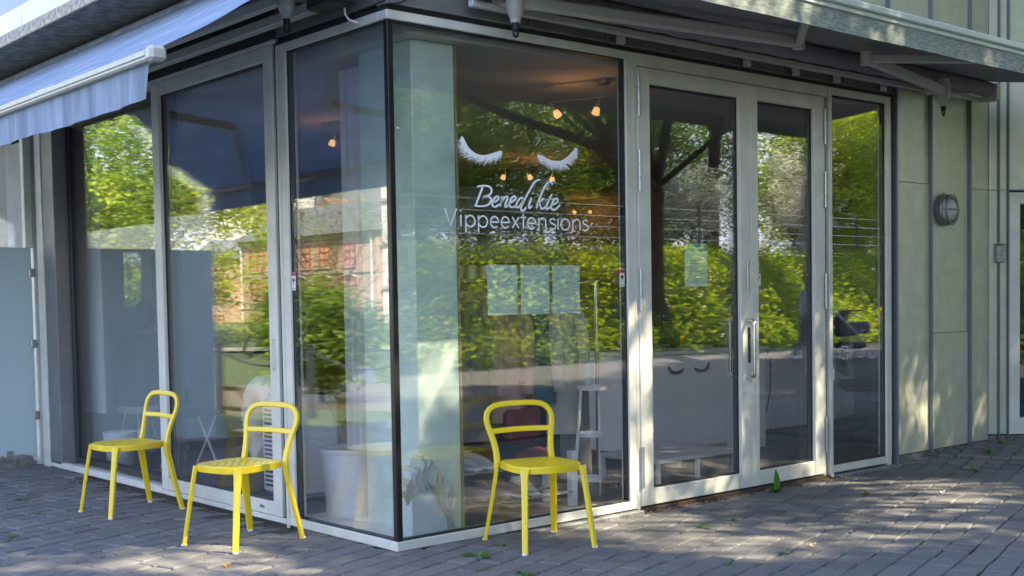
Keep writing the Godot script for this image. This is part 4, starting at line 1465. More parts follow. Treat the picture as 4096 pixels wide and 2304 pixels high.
	for s in [-1.0, 1.0]:
		for k in 2:
			b = MB.new()
			if k == 0:
				pts = [Vector3(s * 0.172, 0.440, 0.178), Vector3(s * 0.176, 0.40, 0.184), Vector3(s * 0.184, 0.30, 0.200), Vector3(s * 0.208, 0.004, 0.242)]
				fs = [Vector3(s * 0.6, 0, 1), Vector3(s * 0.6, 0, 1), Vector3(s * 0.6, 0, 1), Vector3(s * 0.6, 0, 1)]
				b.band(pts, fs, [0.056, 0.040, 0.035, 0.031], [0.02, 0.022, 0.022, 0.02])
			else:
				pts = [Vector3(s * 0.170, 0.445, -0.176), Vector3(s * 0.176, 0.38, -0.176), Vector3(s * 0.192, 0.22, -0.205), Vector3(s * 0.216, 0.004, -0.250)]
				fs = [Vector3(s * 1.0, 0, -0.5), Vector3(s * 1.0, 0, -0.5), Vector3(s * 1.0, 0, -0.5), Vector3(s * 1.0, 0, -0.5)]
				b.band(pts, fs, [0.048, 0.047, 0.040, 0.033], [0.026, 0.024, 0.022, 0.02])
			var leg := put("leg", b, M.yellow, t)
			b = MB.new()
			b.box(pts[3] + Vector3(0, 0.002, 0), Vector3(0.029, 0.013, 0.026), Basis(Vector3.UP, -s * 0.55 if k == 0 else s * 0.45), 0.003)
			put("foot", b, M.foot, leg)
	return t


func chairs() -> void:
	var c := make_chair("yellow metal chair in front of the lettered window, facing out", Vector3(0.695, -0.004, 0.36), deg_to_rad(-15.6))
	for q in [["yellow metal chair before the sliding door, nearer the shop corner", Vector3(-0.452, 0.0, -0.85), deg_to_rad(-76.5)], ["yellow metal chair by the recessed window, farthest left", Vector3(-0.46, 0.0, -2.33), deg_to_rad(-86.5)]]:
		var d: Node3D = c.duplicate()
		d.name = "chair"
		add_child(d, true)
		d.position = q[1]
		d.rotation.y = q[2]
		d.set_meta("label", q[0])


# ---------------------------------------------------------------- what is stuck on the glass
func lash(arc: Array, tips: Array, called: String, label: String, m: Material, at: Vector3, sc := 1.0, sd := 1) -> void:
	var r := RandomNumberGenerator.new()
	r.seed = sd
	var b := MB.new()
	var pick := func(line: Array, s: float) -> Vector2:
		var f := s * (line.size() - 1)
		var i := mini(int(f), line.size() - 2)
		var a: Vector2 = line[maxi(i - 1, 0)]
		var e: Vector2 = line[mini(i + 2, line.size() - 1)]
		var p: Vector2 = line[i]
		return p.cubic_interpolate(line[i + 1], a, e, f - i) * 0.001 * sc
	var n := 26
	var o := Vector3(0, 0, 1)
	for k in n:
		var p: Vector2 = pick.call(arc, k / float(n))
		var q: Vector2 = pick.call(arc, (k + 1) / float(n))
		var tp: Vector2 = pick.call(tips, (k + 0.5) / float(n))
		var u: Vector2 = pick.call(tips, k / float(n))
		var w: Vector2 = pick.call(tips, (k + 1) / float(n))
		var body := lerpf(0.36, 0.5, r.randf())
		var pu := p.lerp(u, body)
		var qw := q.lerp(w, body)
		for z in [0.0, 0.0008]:
			var oo := o if z > 0 else -o
			b.quad(at + Vector3(p.x, p.y, z), at + Vector3(q.x, q.y, z), at + Vector3(qw.x, qw.y, z), at + Vector3(pu.x, pu.y, z), oo)
			for h in 2:
				var s0 := pu.lerp(qw, h * 0.5)
				var s1 := pu.lerp(qw, h * 0.5 + 0.5)
				var dir := (tp - p).rotated(r.randf_range(-0.16, 0.16))
				var e := p.lerp(q, 0.5) + dir * r.randf_range(0.86, 1.06)
				b.tri(at + Vector3(s0.x, s0.y, z), at + Vector3(s1.x, s1.y, z), at + Vector3(e.x, e.y, z), oo, oo, oo)
	tag(put(called, b, m), label, "decal")


func ellipse(cx: float, cy: float, rx: float, ry: float, a0: float, a1: float) -> Array:
	var p := []
	for k in 25:
		var a := deg_to_rad(lerpf(a0, a1, k / 24.0))
		p.append(Vector2(cx + cos(a) * rx, cy + sin(a) * ry))
	return p


func signs() -> void:
	var z := -0.0165
	var t := thing("script_lettering", "flowing white script word on the big window", "lettering")
	var word := [
		[[Vector2(647, 1969), Vector2(620, 1917), Vector2(593, 1863)], [Vector2(603, 1965), Vector2(650, 1974), Vector2(696, 1969), Vector2(710, 1948), Vector2(692, 1924), Vector2(643, 1911)], [Vector2(643, 1911), Vector2(692, 1913), Vector2(705, 1894), Vector2(682, 1868), Vector2(630, 1858), Vector2(582, 1861)]],
		[[Vector2(713, 1883), Vector2(747, 1893), Vector2(760, 1910), Vector2(748, 1918), Vector2(727, 1904), Vector2(713, 1879), Vector2(720, 1861), Vector2(740, 1860), Vector2(767, 1876)]],
		[[Vector2(780, 1908), Vector2(790, 1918), Vector2(780, 1888), Vector2(770, 1863)], [Vector2(775, 1879), Vector2(804, 1914), Vector2(825, 1921), Vector2(828, 1912), Vector2(809, 1871), Vector2(815, 1862), Vector2(839, 1875)]],
		[[Vector2(841, 1884), Vector2(875, 1899), Vector2(890, 1916), Vector2(876, 1924), Vector2(854, 1907), Vector2(841, 1881), Vector2(849, 1864), Vector2(872, 1862), Vector2(893, 1877)]],
		[[Vector2(949, 1915), Vector2(927, 1917), Vector2(902, 1893), Vector2(893, 1870), Vector2(902, 1861), Vector2(926, 1876), Vector2(952, 1909)], [Vector2(1078, 2028), Vector2(1053, 2023), Vector2(1028, 2004), Vector2(996, 1961), Vector2(961, 1913), Vector2(932, 1867), Vector2(929, 1851), Vector2(941, 1845), Vector2(955, 1850), Vector2(968, 1864)]],
		[[Vector2(1013, 1922), Vector2(999, 1896), Vector2(989, 1872), Vector2(996, 1861), Vector2(1016, 1876)], [Vector2(1016, 1947), Vector2(1030, 1947)]],
		[[Vector2(1182, 2007), Vector2(1163, 2019), Vector2(1134, 2009), Vector2(1102, 1966), Vector2(1066, 1904), Vector2(1049, 1861)], [Vector2(1059, 1885), Vector2(1091, 1912), Vector2(1112, 1922)], [Vector2(1072, 1893), Vector2(1084, 1868), Vector2(1096, 1861), Vector2(1125, 1876)]],
		[[Vector2(1174, 1950), Vector2(1145, 1907), Vector2(1125, 1869), Vector2(1131, 1860), Vector2(1160, 1873)], [Vector2(1121, 1913), Vector2(1188, 1923)]],
		[[Vector2(1168, 1885), Vector2(1205, 1898), Vector2(1222, 1915), Vector2(1209, 1926), Vector2(1186, 1911), Vector2(1166, 1880), Vector2(1172, 1862), Vector2(1198, 1860), Vector2(1240, 1890)]]]
	for w in word:
		var b := MB.new()
		for s in w:
			var line := []
			for p in s:
				line.append(p * 0.001)
			b.stroke(line, 0.0095, 0.0135, 0.1, z, 0.0008)
		put("letter", b, M.letter, t)
	t = thing("sans_lettering", "thin white sans-serif word below the script on the big window", "lettering")
	var th := 0.0086
	var sans := [
		[[Vector2(374, 1837), Vector2(411, 1745), Vector2(455, 1837)]],
		[[Vector2(485, 1806), Vector2(485, 1744)], [Vector2(485, 1825), Vector2(485, 1833)]],
		[[Vector2(519, 1806), Vector2(519, 1709)], ellipse(552, 1773, 32, 31, 0, 360)],
		[[Vector2(610, 1806), Vector2(610, 1709)], ellipse(643, 1773, 32, 31, 0, 360)],
		[ellipse(728, 1773, 29, 31, 0, 315), [Vector2(699, 1773), Vector2(757, 1773)]],
		[ellipse(808, 1773, 29, 31, 0, 315), [Vector2(779, 1773), Vector2(837, 1773)]],
		[[Vector2(861, 1805), Vector2(911, 1743)], [Vector2(911, 1805), Vector2(861, 1743)]],
		[[Vector2(946, 1827), Vector2(946, 1743)], [Vector2(925, 1805), Vector2(968, 1805)]],
		[ellipse(1009, 1774, 31, 31, 0, 315), [Vector2(978, 1774), Vector2(1040, 1774)]],
		[[Vector2(1066, 1807), Vector2(1066, 1744)], [Vector2(1066, 1780), Vector2(1078, 1799), Vector2(1098, 1806), Vector2(1117, 1798), Vector2(1122, 1778), Vector2(1122, 1744)]],
		[[Vector2(1197, 1798), Vector2(1178, 1806), Vector2(1158, 1798), Vector2(1158, 1784), Vector2(1177, 1776), Vector2(1196, 1768), Vector2(1198, 1753), Vector2(1176, 1743), Vector2(1151, 1750)]],
		[[Vector2(1219, 1807), Vector2(1219, 1744)], [Vector2(1219, 1826), Vector2(1219, 1834)]],
		[ellipse(1278, 1775, 35, 32, 0, 360)],
		[[Vector2(1342, 1807), Vector2(1342, 1744)], [Vector2(1342, 1780), Vector2(1356, 1800), Vector2(1376, 1807), Vector2(1396, 1800), Vector2(1401, 1779), Vector2(1401, 1744)]],
		[[Vector2(1468, 1798), Vector2(1449, 1806), Vector2(1430, 1799), Vector2(1429, 1785), Vector2(1449, 1777), Vector2(1467, 1769), Vector2(1468, 1753), Vector2(1447, 1743), Vector2(1421, 1750)]]]
	for w in sans:
		var b := MB.new()
		for s in w:
			var line := []
			for p in s:
				line.append(p * 0.001)
			b.stroke(line, th, th, 0.0, z, 0.0008, line.size() > 3)
		put("letter", b, M.letter, t)
	var arc_l := [Vector2(511, 2235), Vector2(552, 2177), Vector2(608, 2148), Vector2(665, 2145), Vector2(724, 2160), Vector2(777, 2177), Vector2(794, 2172)]
	var tip_l := [Vector2(490, 2240), Vector2(462, 2197), Vector2(462, 2171), Vector2(472, 2145), Vector2(494, 2125), Vector2(527, 2105), Vector2(572, 2088), Vector2(618, 2089), Vector2(676, 2086), Vector2(722, 2098), Vector2(755, 2113), Vector2(790, 2138)]
	var arc_r := [Vector2(1371, 2236), Vector2(1325, 2193), Vector2(1265, 2156), Vector2(1214, 2147), Vector2(1156, 2151), Vector2(1100, 2171), Vector2(1062, 2175)]
	var tip_r := [Vector2(1395, 2236), Vector2(1406, 2193), Vector2(1392, 2168), Vector2(1370, 2144), Vector2(1336, 2113), Vector2(1283, 2089), Vector2(1232, 2090), Vector2(1180, 2084), Vector2(1136, 2100), Vector2(1099, 2113), Vector2(1070, 2136)]
	lash(arc_l, tip_l, "eyelash_decal", "white eyelash shape at the upper left of the big window", M.letter, Vector3(0, 0, z), 1.0, 3)
	lash(arc_r, tip_r, "eyelash_decal", "white eyelash shape right of its twin over the script word", M.letter, Vector3(0, 0, z), 1.0, 4)
	# three film squares, the poster and the small stickers
	for k in 3:
		var b := MB.new()
		var x: float = [0.703, 0.956, 1.208][k]
		b.bx(x, x + 0.226, 1.246, 1.534, -0.0605, -0.059)
		tag(put("window_film", b, M.poster_film), ["pale film square on the window, left of three", "pale film square on the window, middle of three", "pale film square on the window, nearest the door"][k], "film", "film squares on the big window")
	var pt := thing("door_poster", "pale notice with a teal heading stuck inside the left door", "poster")
	var b := MB.new()
	b.bx(2.423, 2.652, 1.402, 1.684, -0.080, -0.0788)
	put("sheet", b, mat(lin(0.52, 0.66, 0.60), 0.6), pt)
	b = MB.new()
	b.bx(2.423, 2.652, 1.635, 1.684, -0.0786, -0.0782)
	put("heading", b, mat(lin(0.02, 0.28, 0.33), 0.5), pt)
	b = MB.new()
	for k in 11:
		b.bx(2.45, 2.45 + [0.16, 0.15, 0.13, 0.17, 0.1, 0.16, 0.14, 0.17, 0.08, 0.15, 0.12][k], 1.605 - k * 0.017, 1.609 - k * 0.017, -0.0786, -0.0782)
	put("print", b, mat(lin(0.2, 0.3, 0.28), 0.6), pt)
	b = MB.new()
	b.bx(2.46, 2.61, 1.655, 1.662, -0.0781, -0.0778)
	put("title_print", b, M.white, pt)
	for k in 3:
		var s := thing("alarm_sticker", ["small white alarm sticker on the big window by the door frame", "small white alarm sticker on the right door leaf", "small white alarm sticker on the fixed window by the sliding door"][k], "sticker", Vector3.ZERO, 0.0, "alarm stickers")
		var bas := Basis() if k < 2 else Basis(Vector3.UP, -PI / 2)
		var o: Vector3 = [Vector3(1.758, 1.455, -0.0155), Vector3(3.143, 1.453, -0.0295), Vector3(-0.0 + 0.0155, 1.462, -1.02)][k]
		b = MB.new()
		b.box(o, Vector3(0.044, 0.105, 0.001), bas)
		put("label_sheet", b, mat(lin(0.7, 0.7, 0.68), 0.5), s)
		b = MB.new()
		b.box(o + bas * Vector3(0, 0.042, 0.0008), Vector3(0.042, 0.018, 0.0006), bas)
		put("red_strip", b, mat(lin(0.30, 0.03, 0.03), 0.5), s)
		b = MB.new()
		var pg := PackedVector2Array()
		for q in 14:
			var a := TAU * q / 14
			pg.append(Vector2(cos(a) * 0.012, sin(a) * 0.011))
		b.prism(pg, 0.0006, o + bas * Vector3(0, 0.008, 0.0006), bas)
		b.box(o + bas * Vector3(0, -0.010, 0.0009), Vector3(0.004, 0.022, 0.0006), bas)
		b.box(o + bas * Vector3(0, -0.042, 0.0009), Vector3(0.03, 0.003, 0.0006), bas)
		put("emblem", b, M.black, s)
	b = MB.new()
	b.bx(3.12, 3.165, 1.368, 1.395, -0.0305, -0.0296)
	tag(put("green_sticker", b, mat(lin(0.05, 0.22, 0.14), 0.5)), "little green sticker under the alarm sticker on the right door", "sticker")


# ---------------------------------------------------------------- small things outside
func outdoor_details() -> void:
	# bulkhead lamp on the zinc wall
	var t := thing("bulkhead_lamp", "round grey bulkhead lamp with a guard ring on the zinc wall", "wall lamp")
	var at := Vector3(5.535, 2.01, 0.0)
	var out := Basis(Vector3(1, 0, 0), Vector3(0, 0, 1), Vector3(0, -1, 0))
	var b := MB.new()
	b.lathe([Vector2(0, 0), Vector2(0.128, 0.0), Vector2(0.130, 0.02), Vector2(0.128, 0.055), Vector2(0.118, 0.068), Vector2(0.104, 0.06), Vector2(0.10, 0.03)], 32, at, out)
	put("body", b, mat(lin(0.20, 0.21, 0.19), 0.45, 0.5), t)
	b = MB.new()
	var pf := []
	for k in 9:
		var a := PI / 2 * k / 8.0
		pf.append(Vector2(0.101 * cos(a), 0.045 + 0.075 * sin(a)))
	b.lathe(pf, 28, at, out)
	var gl := mat(lin(0.42, 0.46, 0.40), 0.25)
	gl.clearcoat_enabled = true
	put("glass_dome", b, gl, t)
	b = MB.new()
	for q in 2:
		var line := []
		for k in 17:
			var a := PI * k / 16.0
			var v := Vector3(cos(a) * 0.117, 0, sin(a) * 0.075 + 0.055)
			line.append(at + (v if q == 0 else Vector3(0.03, v.x, v.z)))
		if q == 0:
			b.tube(line, 0.0075, 8)
	var ring := []
	for k in 25:
		var a := TAU * k / 24.0
		ring.append(at + Vector3(cos(a) * 0.09, sin(a) * 0.117, 0.095))
	b.tube(ring, 0.010, 8, false)
	b.bx(at.x - 0.02, at.x + 0.02, at.y + 0.12, at.y + 0.14, 0.01, 0.03, 0.003)
	put("guard", b, mat(lin(0.30, 0.31, 0.29), 0.4, 0.6), t)
	# floodlight and its cable over the fixed window
	t = thing("floodlight", "black box floodlight with a white cable under the canopy at the corner", "floodlight")
	b = MB.new()
	b.bx(-0.2, -0.06, 2.905, 3.02, -0.47, -0.18, 0.012)
	b.bx(-0.06, 0.01, 2.95, 3.0, -0.36, -0.29, 0.006)
	put("housing", b, M.plastic_black, t)
	b = MB.new()
	b.tube([Vector3(-0.08, 2.92, -0.27), Vector3(-0.075, 2.87, -0.275), Vector3(-0.06, 2.84, -0.26), Vector3(-0.02, 2.825, -0.235)], 0.006, 7)
	put("cable", b, M.white, t)
	b = MB.new()
	var line := []
	for k in 12:
		var s := k / 11.0
		line.append(Vector3(0.01 + 0.30 * s, 2.885 + 0.30 * s * s, 0.02))
	b.tube(line, 0.006, 6)
	tag(put("cable", b, M.plastic_black), "black cable looping up from the corner of the window head", "cable")
	# glass wind screen at the left end
	t = thing("glass_screen", "satin glass wind screen with clear upper pane left of the shop", "glass screen")
	b = MB.new()
	b.bx(-1.56, -0.035, 0.10, 1.84, -5.206, -5.196)
	put("satin_pane", b, M.satin, t)
	b = MB.new()
	b.bx(-1.56, -0.085, 1.845, 2.95, -5.206, -5.198)
	b.bx(-1.56, -0.085, 1.845, 2.95, -5.23, -5.222)
	put("clear_pane", b, M.glass, t)
	b = MB.new()
	b.bx(-0.085, -0.02, 1.84, 3.1, -5.24, -5.17, 0.004)
	b.bx(-0.02, 0.12, -0.05, 3.1, -5.26, -5.18, 0.004)
	put("post", b, M.frame, t)
	for y in [1.63, 1.03, 0.42]:
		b = MB.new()
		b.bx(-0.06, -0.005, y - 0.035, y + 0.035, -5.225, -5.178, 0.005)
		put("clamp", b, M.steel, t)
	for x in [-0.27, -1.2]:
		b = MB.new()
		b.bx(x - 0.03, x + 0.03, 0.06, 0.135, -5.225, -5.178, 0.005)
		put("clamp", b, M.steel, t)
	b = MB.new()
	b.bx(-1.9, -0.09, -0.1, 0.085, -5.36, -5.12, 0.015)
	tag(put("kerb_stone", b, M.concrete), "grey concrete kerb under the glass screen", "kerb")
	# weeds in the joints
	var r := RandomNumberGenerator.new()
	r.seed = 9
	var spots := [Vector3(4.9, 0, 0.63), Vector3(5.62, 0, 0.37), Vector3(3.45, 0, 0.64), Vector3(1.5, 0, 1.41), Vector3(4.61, 0, 0.57), Vector3(-0.94, 0, -2.67), Vector3(-0.75, 0, -2.57), Vector3(-1.36, 0, -1.94), Vector3(-0.84, 0, -3.32), Vector3(0.22, 0, 0.41), Vector3(0.49, 0, 0.27), Vector3(0.12, 0, 0.88), Vector3(0.05, 0, 0.67), Vector3(2.05, 0, 0.58), Vector3(1.77, 0, 0.62), Vector3(1.01, 0, 1.41), Vector3(-0.1, 0, -1.5), Vector3(6.05, 0, 0.25), Vector3(6.3, 0, 0.42)]
	var size := [1.1, 1.2, 0.9, 0.8, 0.6, 0.8, 0.5, 0.9, 1.1, 1.3, 0.8, 0.9, 0.7, 0.9, 0.8, 0.6, 0.5, 1.2, 1.3]
	var say := ["weed with upright leaves in the paving near the zinc wall", "tallest weed tuft in the joints by the right end of the zinc wall", "bright tuft of grass-green weed in front of the narrow window", "flat yellow-green weed far in front of the doors", "tiny weed in the joints beside the upright-leaved weed", "weed in the shaded paving left of the farthest yellow chair", "small weed in the shaded paving just right of another", "weed in the shaded paving nearest the left edge of the photo", "weed by the paving hollow before the recessed window", "wide dark weed in the joints left of the yellow chair's front leg", "weed under the seat of the yellow chair at the lettered window", "weed in front of the yellow chair, closest to the camera", "small weed beside the wide dark weed near the corner", "weed in the dappled paving before the door hinge", "small bright weed in the dappled paving by the threshold's left end", "dark weed in the paving far in front of the left door", "small weed in the gap along the sliding door sill", "clump of weeds at the foot of the wall where it turns", "weed clump at the far right edge of the paving"]
	for i in spots.size():
		var p: Vector3 = spots[i]
		p.y = ground_y(p.x, p.z)
		b = MB.new()
		for k in int(7 + size[i] * 7):
			var a := r.randf() * TAU
			var l: float = r.randf_range(0.025, 0.06) * size[i]
			var up := r.randf_range(0.15, 1.1) if i in [0, 1, 2, 17, 18] else r.randf_range(0.1, 0.5)
			var d := Vector3(cos(a), up, sin(a)).normalized()
			var s := d.cross(Vector3.UP).normalized()
			var st = d * l * 0.25 + Vector3(r.randf_range(-0.02, 0.02), 0, r.randf_range(-0.02, 0.02)) * size[i]
			var mid = st + d * l * 0.5
			var tip = st + d * l + Vector3(0, -l * 0.1, 0)
			var nn := s.cross(d).normalized()
			var w := l * 0.2
			b.col = Color(0.10, 0.24, 0.03) * r.randf_range(0.7, 1.4)
			b.tri(st, mid + s * w, tip, nn, nn, nn)
			b.tri(st, mid - s * w, tip, nn, nn, nn)
		tag(put("weed", b, M.leaf, self, p), say[i], "weed", "weeds in the paving joints")
	# the tall dandelion at the threshold
	b = MB.new()
	for k in 9:
		var a := TAU * k / 9.0 + 0.3
		var l := 0.19 if k == 4 else r.randf_range(0.06, 0.1)
		var d := Vector3(-0.05, 1, 0.08).normalized() if k == 4 else Vector3(cos(a), 0.75, sin(a)).normalized()
		var s := Vector3(1, 0, 0.25).normalized() if k == 4 else d.cross(Vector3.UP).normalized()
		var nn := s.cross(d).normalized()
		b.col = Color(0.09, 0.22, 0.03) * r.randf_range(0.8, 1.2)
		var prev := Vector3.ZERO
		var pw := 0.004
		for q in 6:
			var e := (q + 1) / 6.0
			var w: float = (0.026 if k == 4 else 0.017) * sin(PI * pow(e, 0.8)) + 0.003
			var p := d * l * e + Vector3(0, -0.12 * l * e * e, 0) + nn * 0.01 * sin(e * 4.0)
			b.quad(prev - s * pw, prev + s * pw, p + s * w, p - s * w, nn)
			prev = p
			pw = w
	tag(put("dandelion", b, M.leaf, self, Vector3(3.12, ground_y(3.1, 0) - 0.005, 0.12)), "dandelion with one tall broad leaf growing at the door threshold", "plant")
	# debris under the doors
	var xf := []
	var cols := []
	b = MB.new()
	b.box(Vector3.ZERO, Vector3(0.016, 0.005, 0.011), Basis(), 0.002)
	for i in 260:
		var x := r.randf_range(1.85, 4.1) if i < 170 else 0.0
		var p := Vector3(x, ground_y(x, 0) + 0.004, 0.02 + absf(r.randfn()) * 0.03)
		if i >= 170:
			p = Vector3(-0.03 - absf(r.randfn()) * 0.03, -0.012, r.randf_range(-5.0, -0.1))
		xf.append(Transform3D(rand_basis(r, 0.5, 1.5), p))
		cols.append([Color(0.12, 0.06, 0.03), Color(0.22, 0.13, 0.06), Color(0.06, 0.04, 0.03), Color(0.30, 0.22, 0.14)][r.randi() % 4])
	var litter := mat(Color(1, 1, 1), 0.95)
	litter.vertex_color_use_as_albedo = true
	tag(instances("leaf_litter", b.mesh(), litter, xf, cols, self), "brown crumbs of leaves and soil lying along the door thresholds", "leaf litter")
	for q in [[Vector3(-0.82, 0.006, -0.35), Color(0.28, 0.16, 0.05), "curled brown leaf lying before the front leg of the middle chair"], [Vector3(1.75, -0.02, 1.38), Color(0.35, 0.28, 0.16), "small tan leaf on the sunlit paving before the doors"], [Vector3(3.85, -0.025, 0.95), Color(0.5, 0.5, 0.46), "pale scrap of paper on the paving near the narrow window"]]:
		b = MB.new()
		b.box(Vector3.ZERO, Vector3(0.04, 0.006, 0.022), Basis.from_euler(Vector3(0.2, 0.7, 0.2)), 0.002)
		b.box(Vector3(0.012, 0.006, 0.008), Vector3(0.03, 0.005, 0.018), Basis.from_euler(Vector3(-0.4, 0.1, 0.3)), 0.002)
		tag(put("litter", b, mat(Color(q[1]).linear_to_srgb(), 0.9), self, q[0]), q[2], "litter")


# ---------------------------------------------------------------- inside the shop
func drape(b: MB, x0: float, x1: float, top: float, low: float, z: float, folds: float, amp: float, along_z := false, flare := 1.0) -> void:
	var n := 48
	var f := func(k: int, y: float) -> Vector3:
		var s := float(k) / n
		var h := (top - y) / (top - low)
		var w := lerpf(1.0, flare, h)
		var u := lerpf(x0, x1, 0.5 + (s - 0.5) * w)
		var d := sin(s * folds * TAU + sin(s * 9.0)) * amp * (0.5 + 0.5 * h) + sin(s * folds * 2.3 * TAU + 1.0) * amp * 0.25
		return Vector3(z + d, y, u) if along_z else Vector3(u, y, z + d)
	for k in n:
		for j in 6:
			var y0 := lerpf(top, low, j / 6.0)
			var y1 := lerpf(top, low, (j + 1) / 6.0)
			var dk: Vector3 = f.call(k + 1, y0) - f.call(k, y0)
			var nn := dk.cross(Vector3.UP).normalized()
			b.quad(f.call(k, y0), f.call(k + 1, y0), f.call(k + 1, y1), f.call(k, y1), nn)


func coat(label: String, x: float, w: float, top: float, low: float, z: float, m: Material, sleeves := true, puff := false, group := "coats hanging on the rail") -> void:
	var t := thing("coat", label, "coat", Vector3.ZERO, 0.0, group)
	var b := MB.new()
	var r := RandomNumberGenerator.new()
	r.seed = int(x * 977.0)
	var pts := []
	var seg := 16
	var rings := []
	for j in seg + 1:
		var s := j / float(seg)
		var y := lerpf(top, low, s)
		var hw := w * 0.5 * (0.35 + 0.65 * smoothstep(0.0, 0.12, s)) * lerpf(0.92, 1.08, s)
		var hd := 0.07 + 0.05 * s
		if puff:
			hw += 0.012 * absf(sin(s * PI * 7.0))
			hd += 0.016 * absf(sin(s * PI * 7.0))
		var ring := []
		for k in 20:
			var a := TAU * k / 20
			var rip := 1.0 + 0.10 * s * sin(a * 5.0 + x * 20.0) + 0.03 * r.randf()
			ring.append(Vector3(x + cos(a) * hw * rip, y, z + sin(a) * hd * rip))
		rings.append(ring)
	for j in seg:
		for k in 20:
			var l := (k + 1) % 20
			var a0 := Vector3(rings[j][k].x - x, 0, rings[j][k].z - z).normalized()
			var a1 := Vector3(rings[j][l].x - x, 0, rings[j][l].z - z).normalized()
			b.quad4(rings[j][k], rings[j][l], rings[j + 1][l], rings[j + 1][k], a0, a1, a1, a0)
	put("body", b, m, t)
	if sleeves:
		for s in [-1.0, 1.0]:
			b = MB.new()
			var sx: float = x + s * w * 0.46
			b.tube([Vector3(x + s * w * 0.25, top - 0.03, z + 0.02), Vector3(sx, top - 0.14, z + 0.05), Vector3(sx + s * 0.015, top - 0.36, z + 0.06), Vector3(sx - s * 0.01, maxf(low, top - 0.62), z + 0.075)], [0.05, 0.065, 0.056, 0.048], 12)
			put("sleeve", b, m, t)
	b = MB.new()
	b.tube([Vector3(x - 0.17, top - 0.02, z), Vector3(x, top + 0.05, z), Vector3(x + 0.17, top - 0.02, z)], 0.008, 6)
	b.tube([Vector3(x, top + 0.05, z), Vector3(x, top + 0.1, z), Vector3(x + 0.02, top + 0.14, z), Vector3(x - 0.01, top + 0.155, z)], 0.004, 6)
	put("hanger", b, M.wood, t)


func shoe(label: String, at: Vector3, turn: float, m: Material, sole: Material) -> void:
	var t := thing("shoe", label, "shoe", at, turn, "shoes on the rack")
	var b := MB.new()
	var pts := []
	var rad := []
	b.tube([Vector3(0, 0.045, -0.12), Vector3(0, 0.055, -0.06), Vector3(0, 0.05, 0.02), Vector3(0, 0.035, 0.09), Vector3(0, 0.028, 0.14)], [0.03, 0.042, 0.04, 0.034, 0.014], 12)
	b.lathe([Vector2(0.036, 0.05), Vector2(0.036, 0.10), Vector2(0.03, 0.102), Vector2(0.03, 0.05)], 12, Vector3(0, 0, -0.07))
	put("upper", b, m, t)
	b = MB.new()
	b.box(Vector3(0, 0.012, 0.01), Vector3(0.075, 0.024, 0.28), Basis(), 0.01)
	put("sole", b, sole, t)
	b = MB.new()
	for k in 4:
		b.tube([Vector3(-0.025, 0.085 - k * 0.008, -0.01 + k * 0.02), Vector3(0.025, 0.085 - k * 0.008, -0.005 + k * 0.02)], 0.004, 5)
	put("laces", b, M.white, t)


func spot_bar(label: String, at: Vector3, dir: Vector3, heads: Array, drop := 0.0) -> void:
	var t := thing("ceiling_lamp", label, "ceiling lamp", Vector3.ZERO, 0.0, "spot bars on the ceiling")
	var b := MB.new()
	b.lathe([Vector2(0, 0.0), Vector2(0.05, 0.0), Vector2(0.05, -0.03), Vector2(0.045, -0.035), Vector2(0, -0.035)], 16, Vector3(at.x, 2.78, at.z))
	if drop > 0.0:
		b.tube([Vector3(at.x, 2.76, at.z), at], 0.004, 6)
	b.bar(at - dir * 0.02, at + dir * (heads[-1] + 0.03), 0.02, 0.012)
	put("bar", b, M.steel, t)
	var k := 0
	for h in heads:
		var p: Vector3 = at + dir * h
		var tilt := Basis.from_euler(Vector3([0.1, -0.5, 0.35][k % 3], 0, [0.15, -0.3, 0.25][(k + 1) % 3]))
		b = MB.new()
		b.tube([p, p - Vector3(0, 0.03, 0), p - Vector3(0, 0.03, 0) - tilt.y * 0.04], [0.008, 0.01, 0.02], 8)
		put("socket", b, M.steel, t)
		b = MB.new()
		var o := p - Vector3(0, 0.03, 0)
		b.lathe([Vector2(0.014, -0.03), Vector2(0.021, -0.042), Vector2(0.027, -0.078), Vector2(0.025, -0.085), Vector2(0.0, -0.083)], 14, o, tilt)
		var g := mat(lin(0.7, 0.5, 0.3), 0.5)
		g.emission_enabled = true
		g.emission = Color(1.0, 0.76, 0.48)
		g.emission_energy_multiplier = 0.26
		put("lamp_shade", b, g, t)
		var l := OmniLight3D.new()
		l.name = "lamp_light"
		l.position = o - tilt.y * 0.06
		l.light_color = Color(1.0, 0.68, 0.38)
		l.light_energy = 0.006
		l.light_size = 0.015
		l.omni_range = 9.0
		l.omni_attenuation = 2.0
		l.shadow_enabled = true
		add_child(l, true)
		k += 1


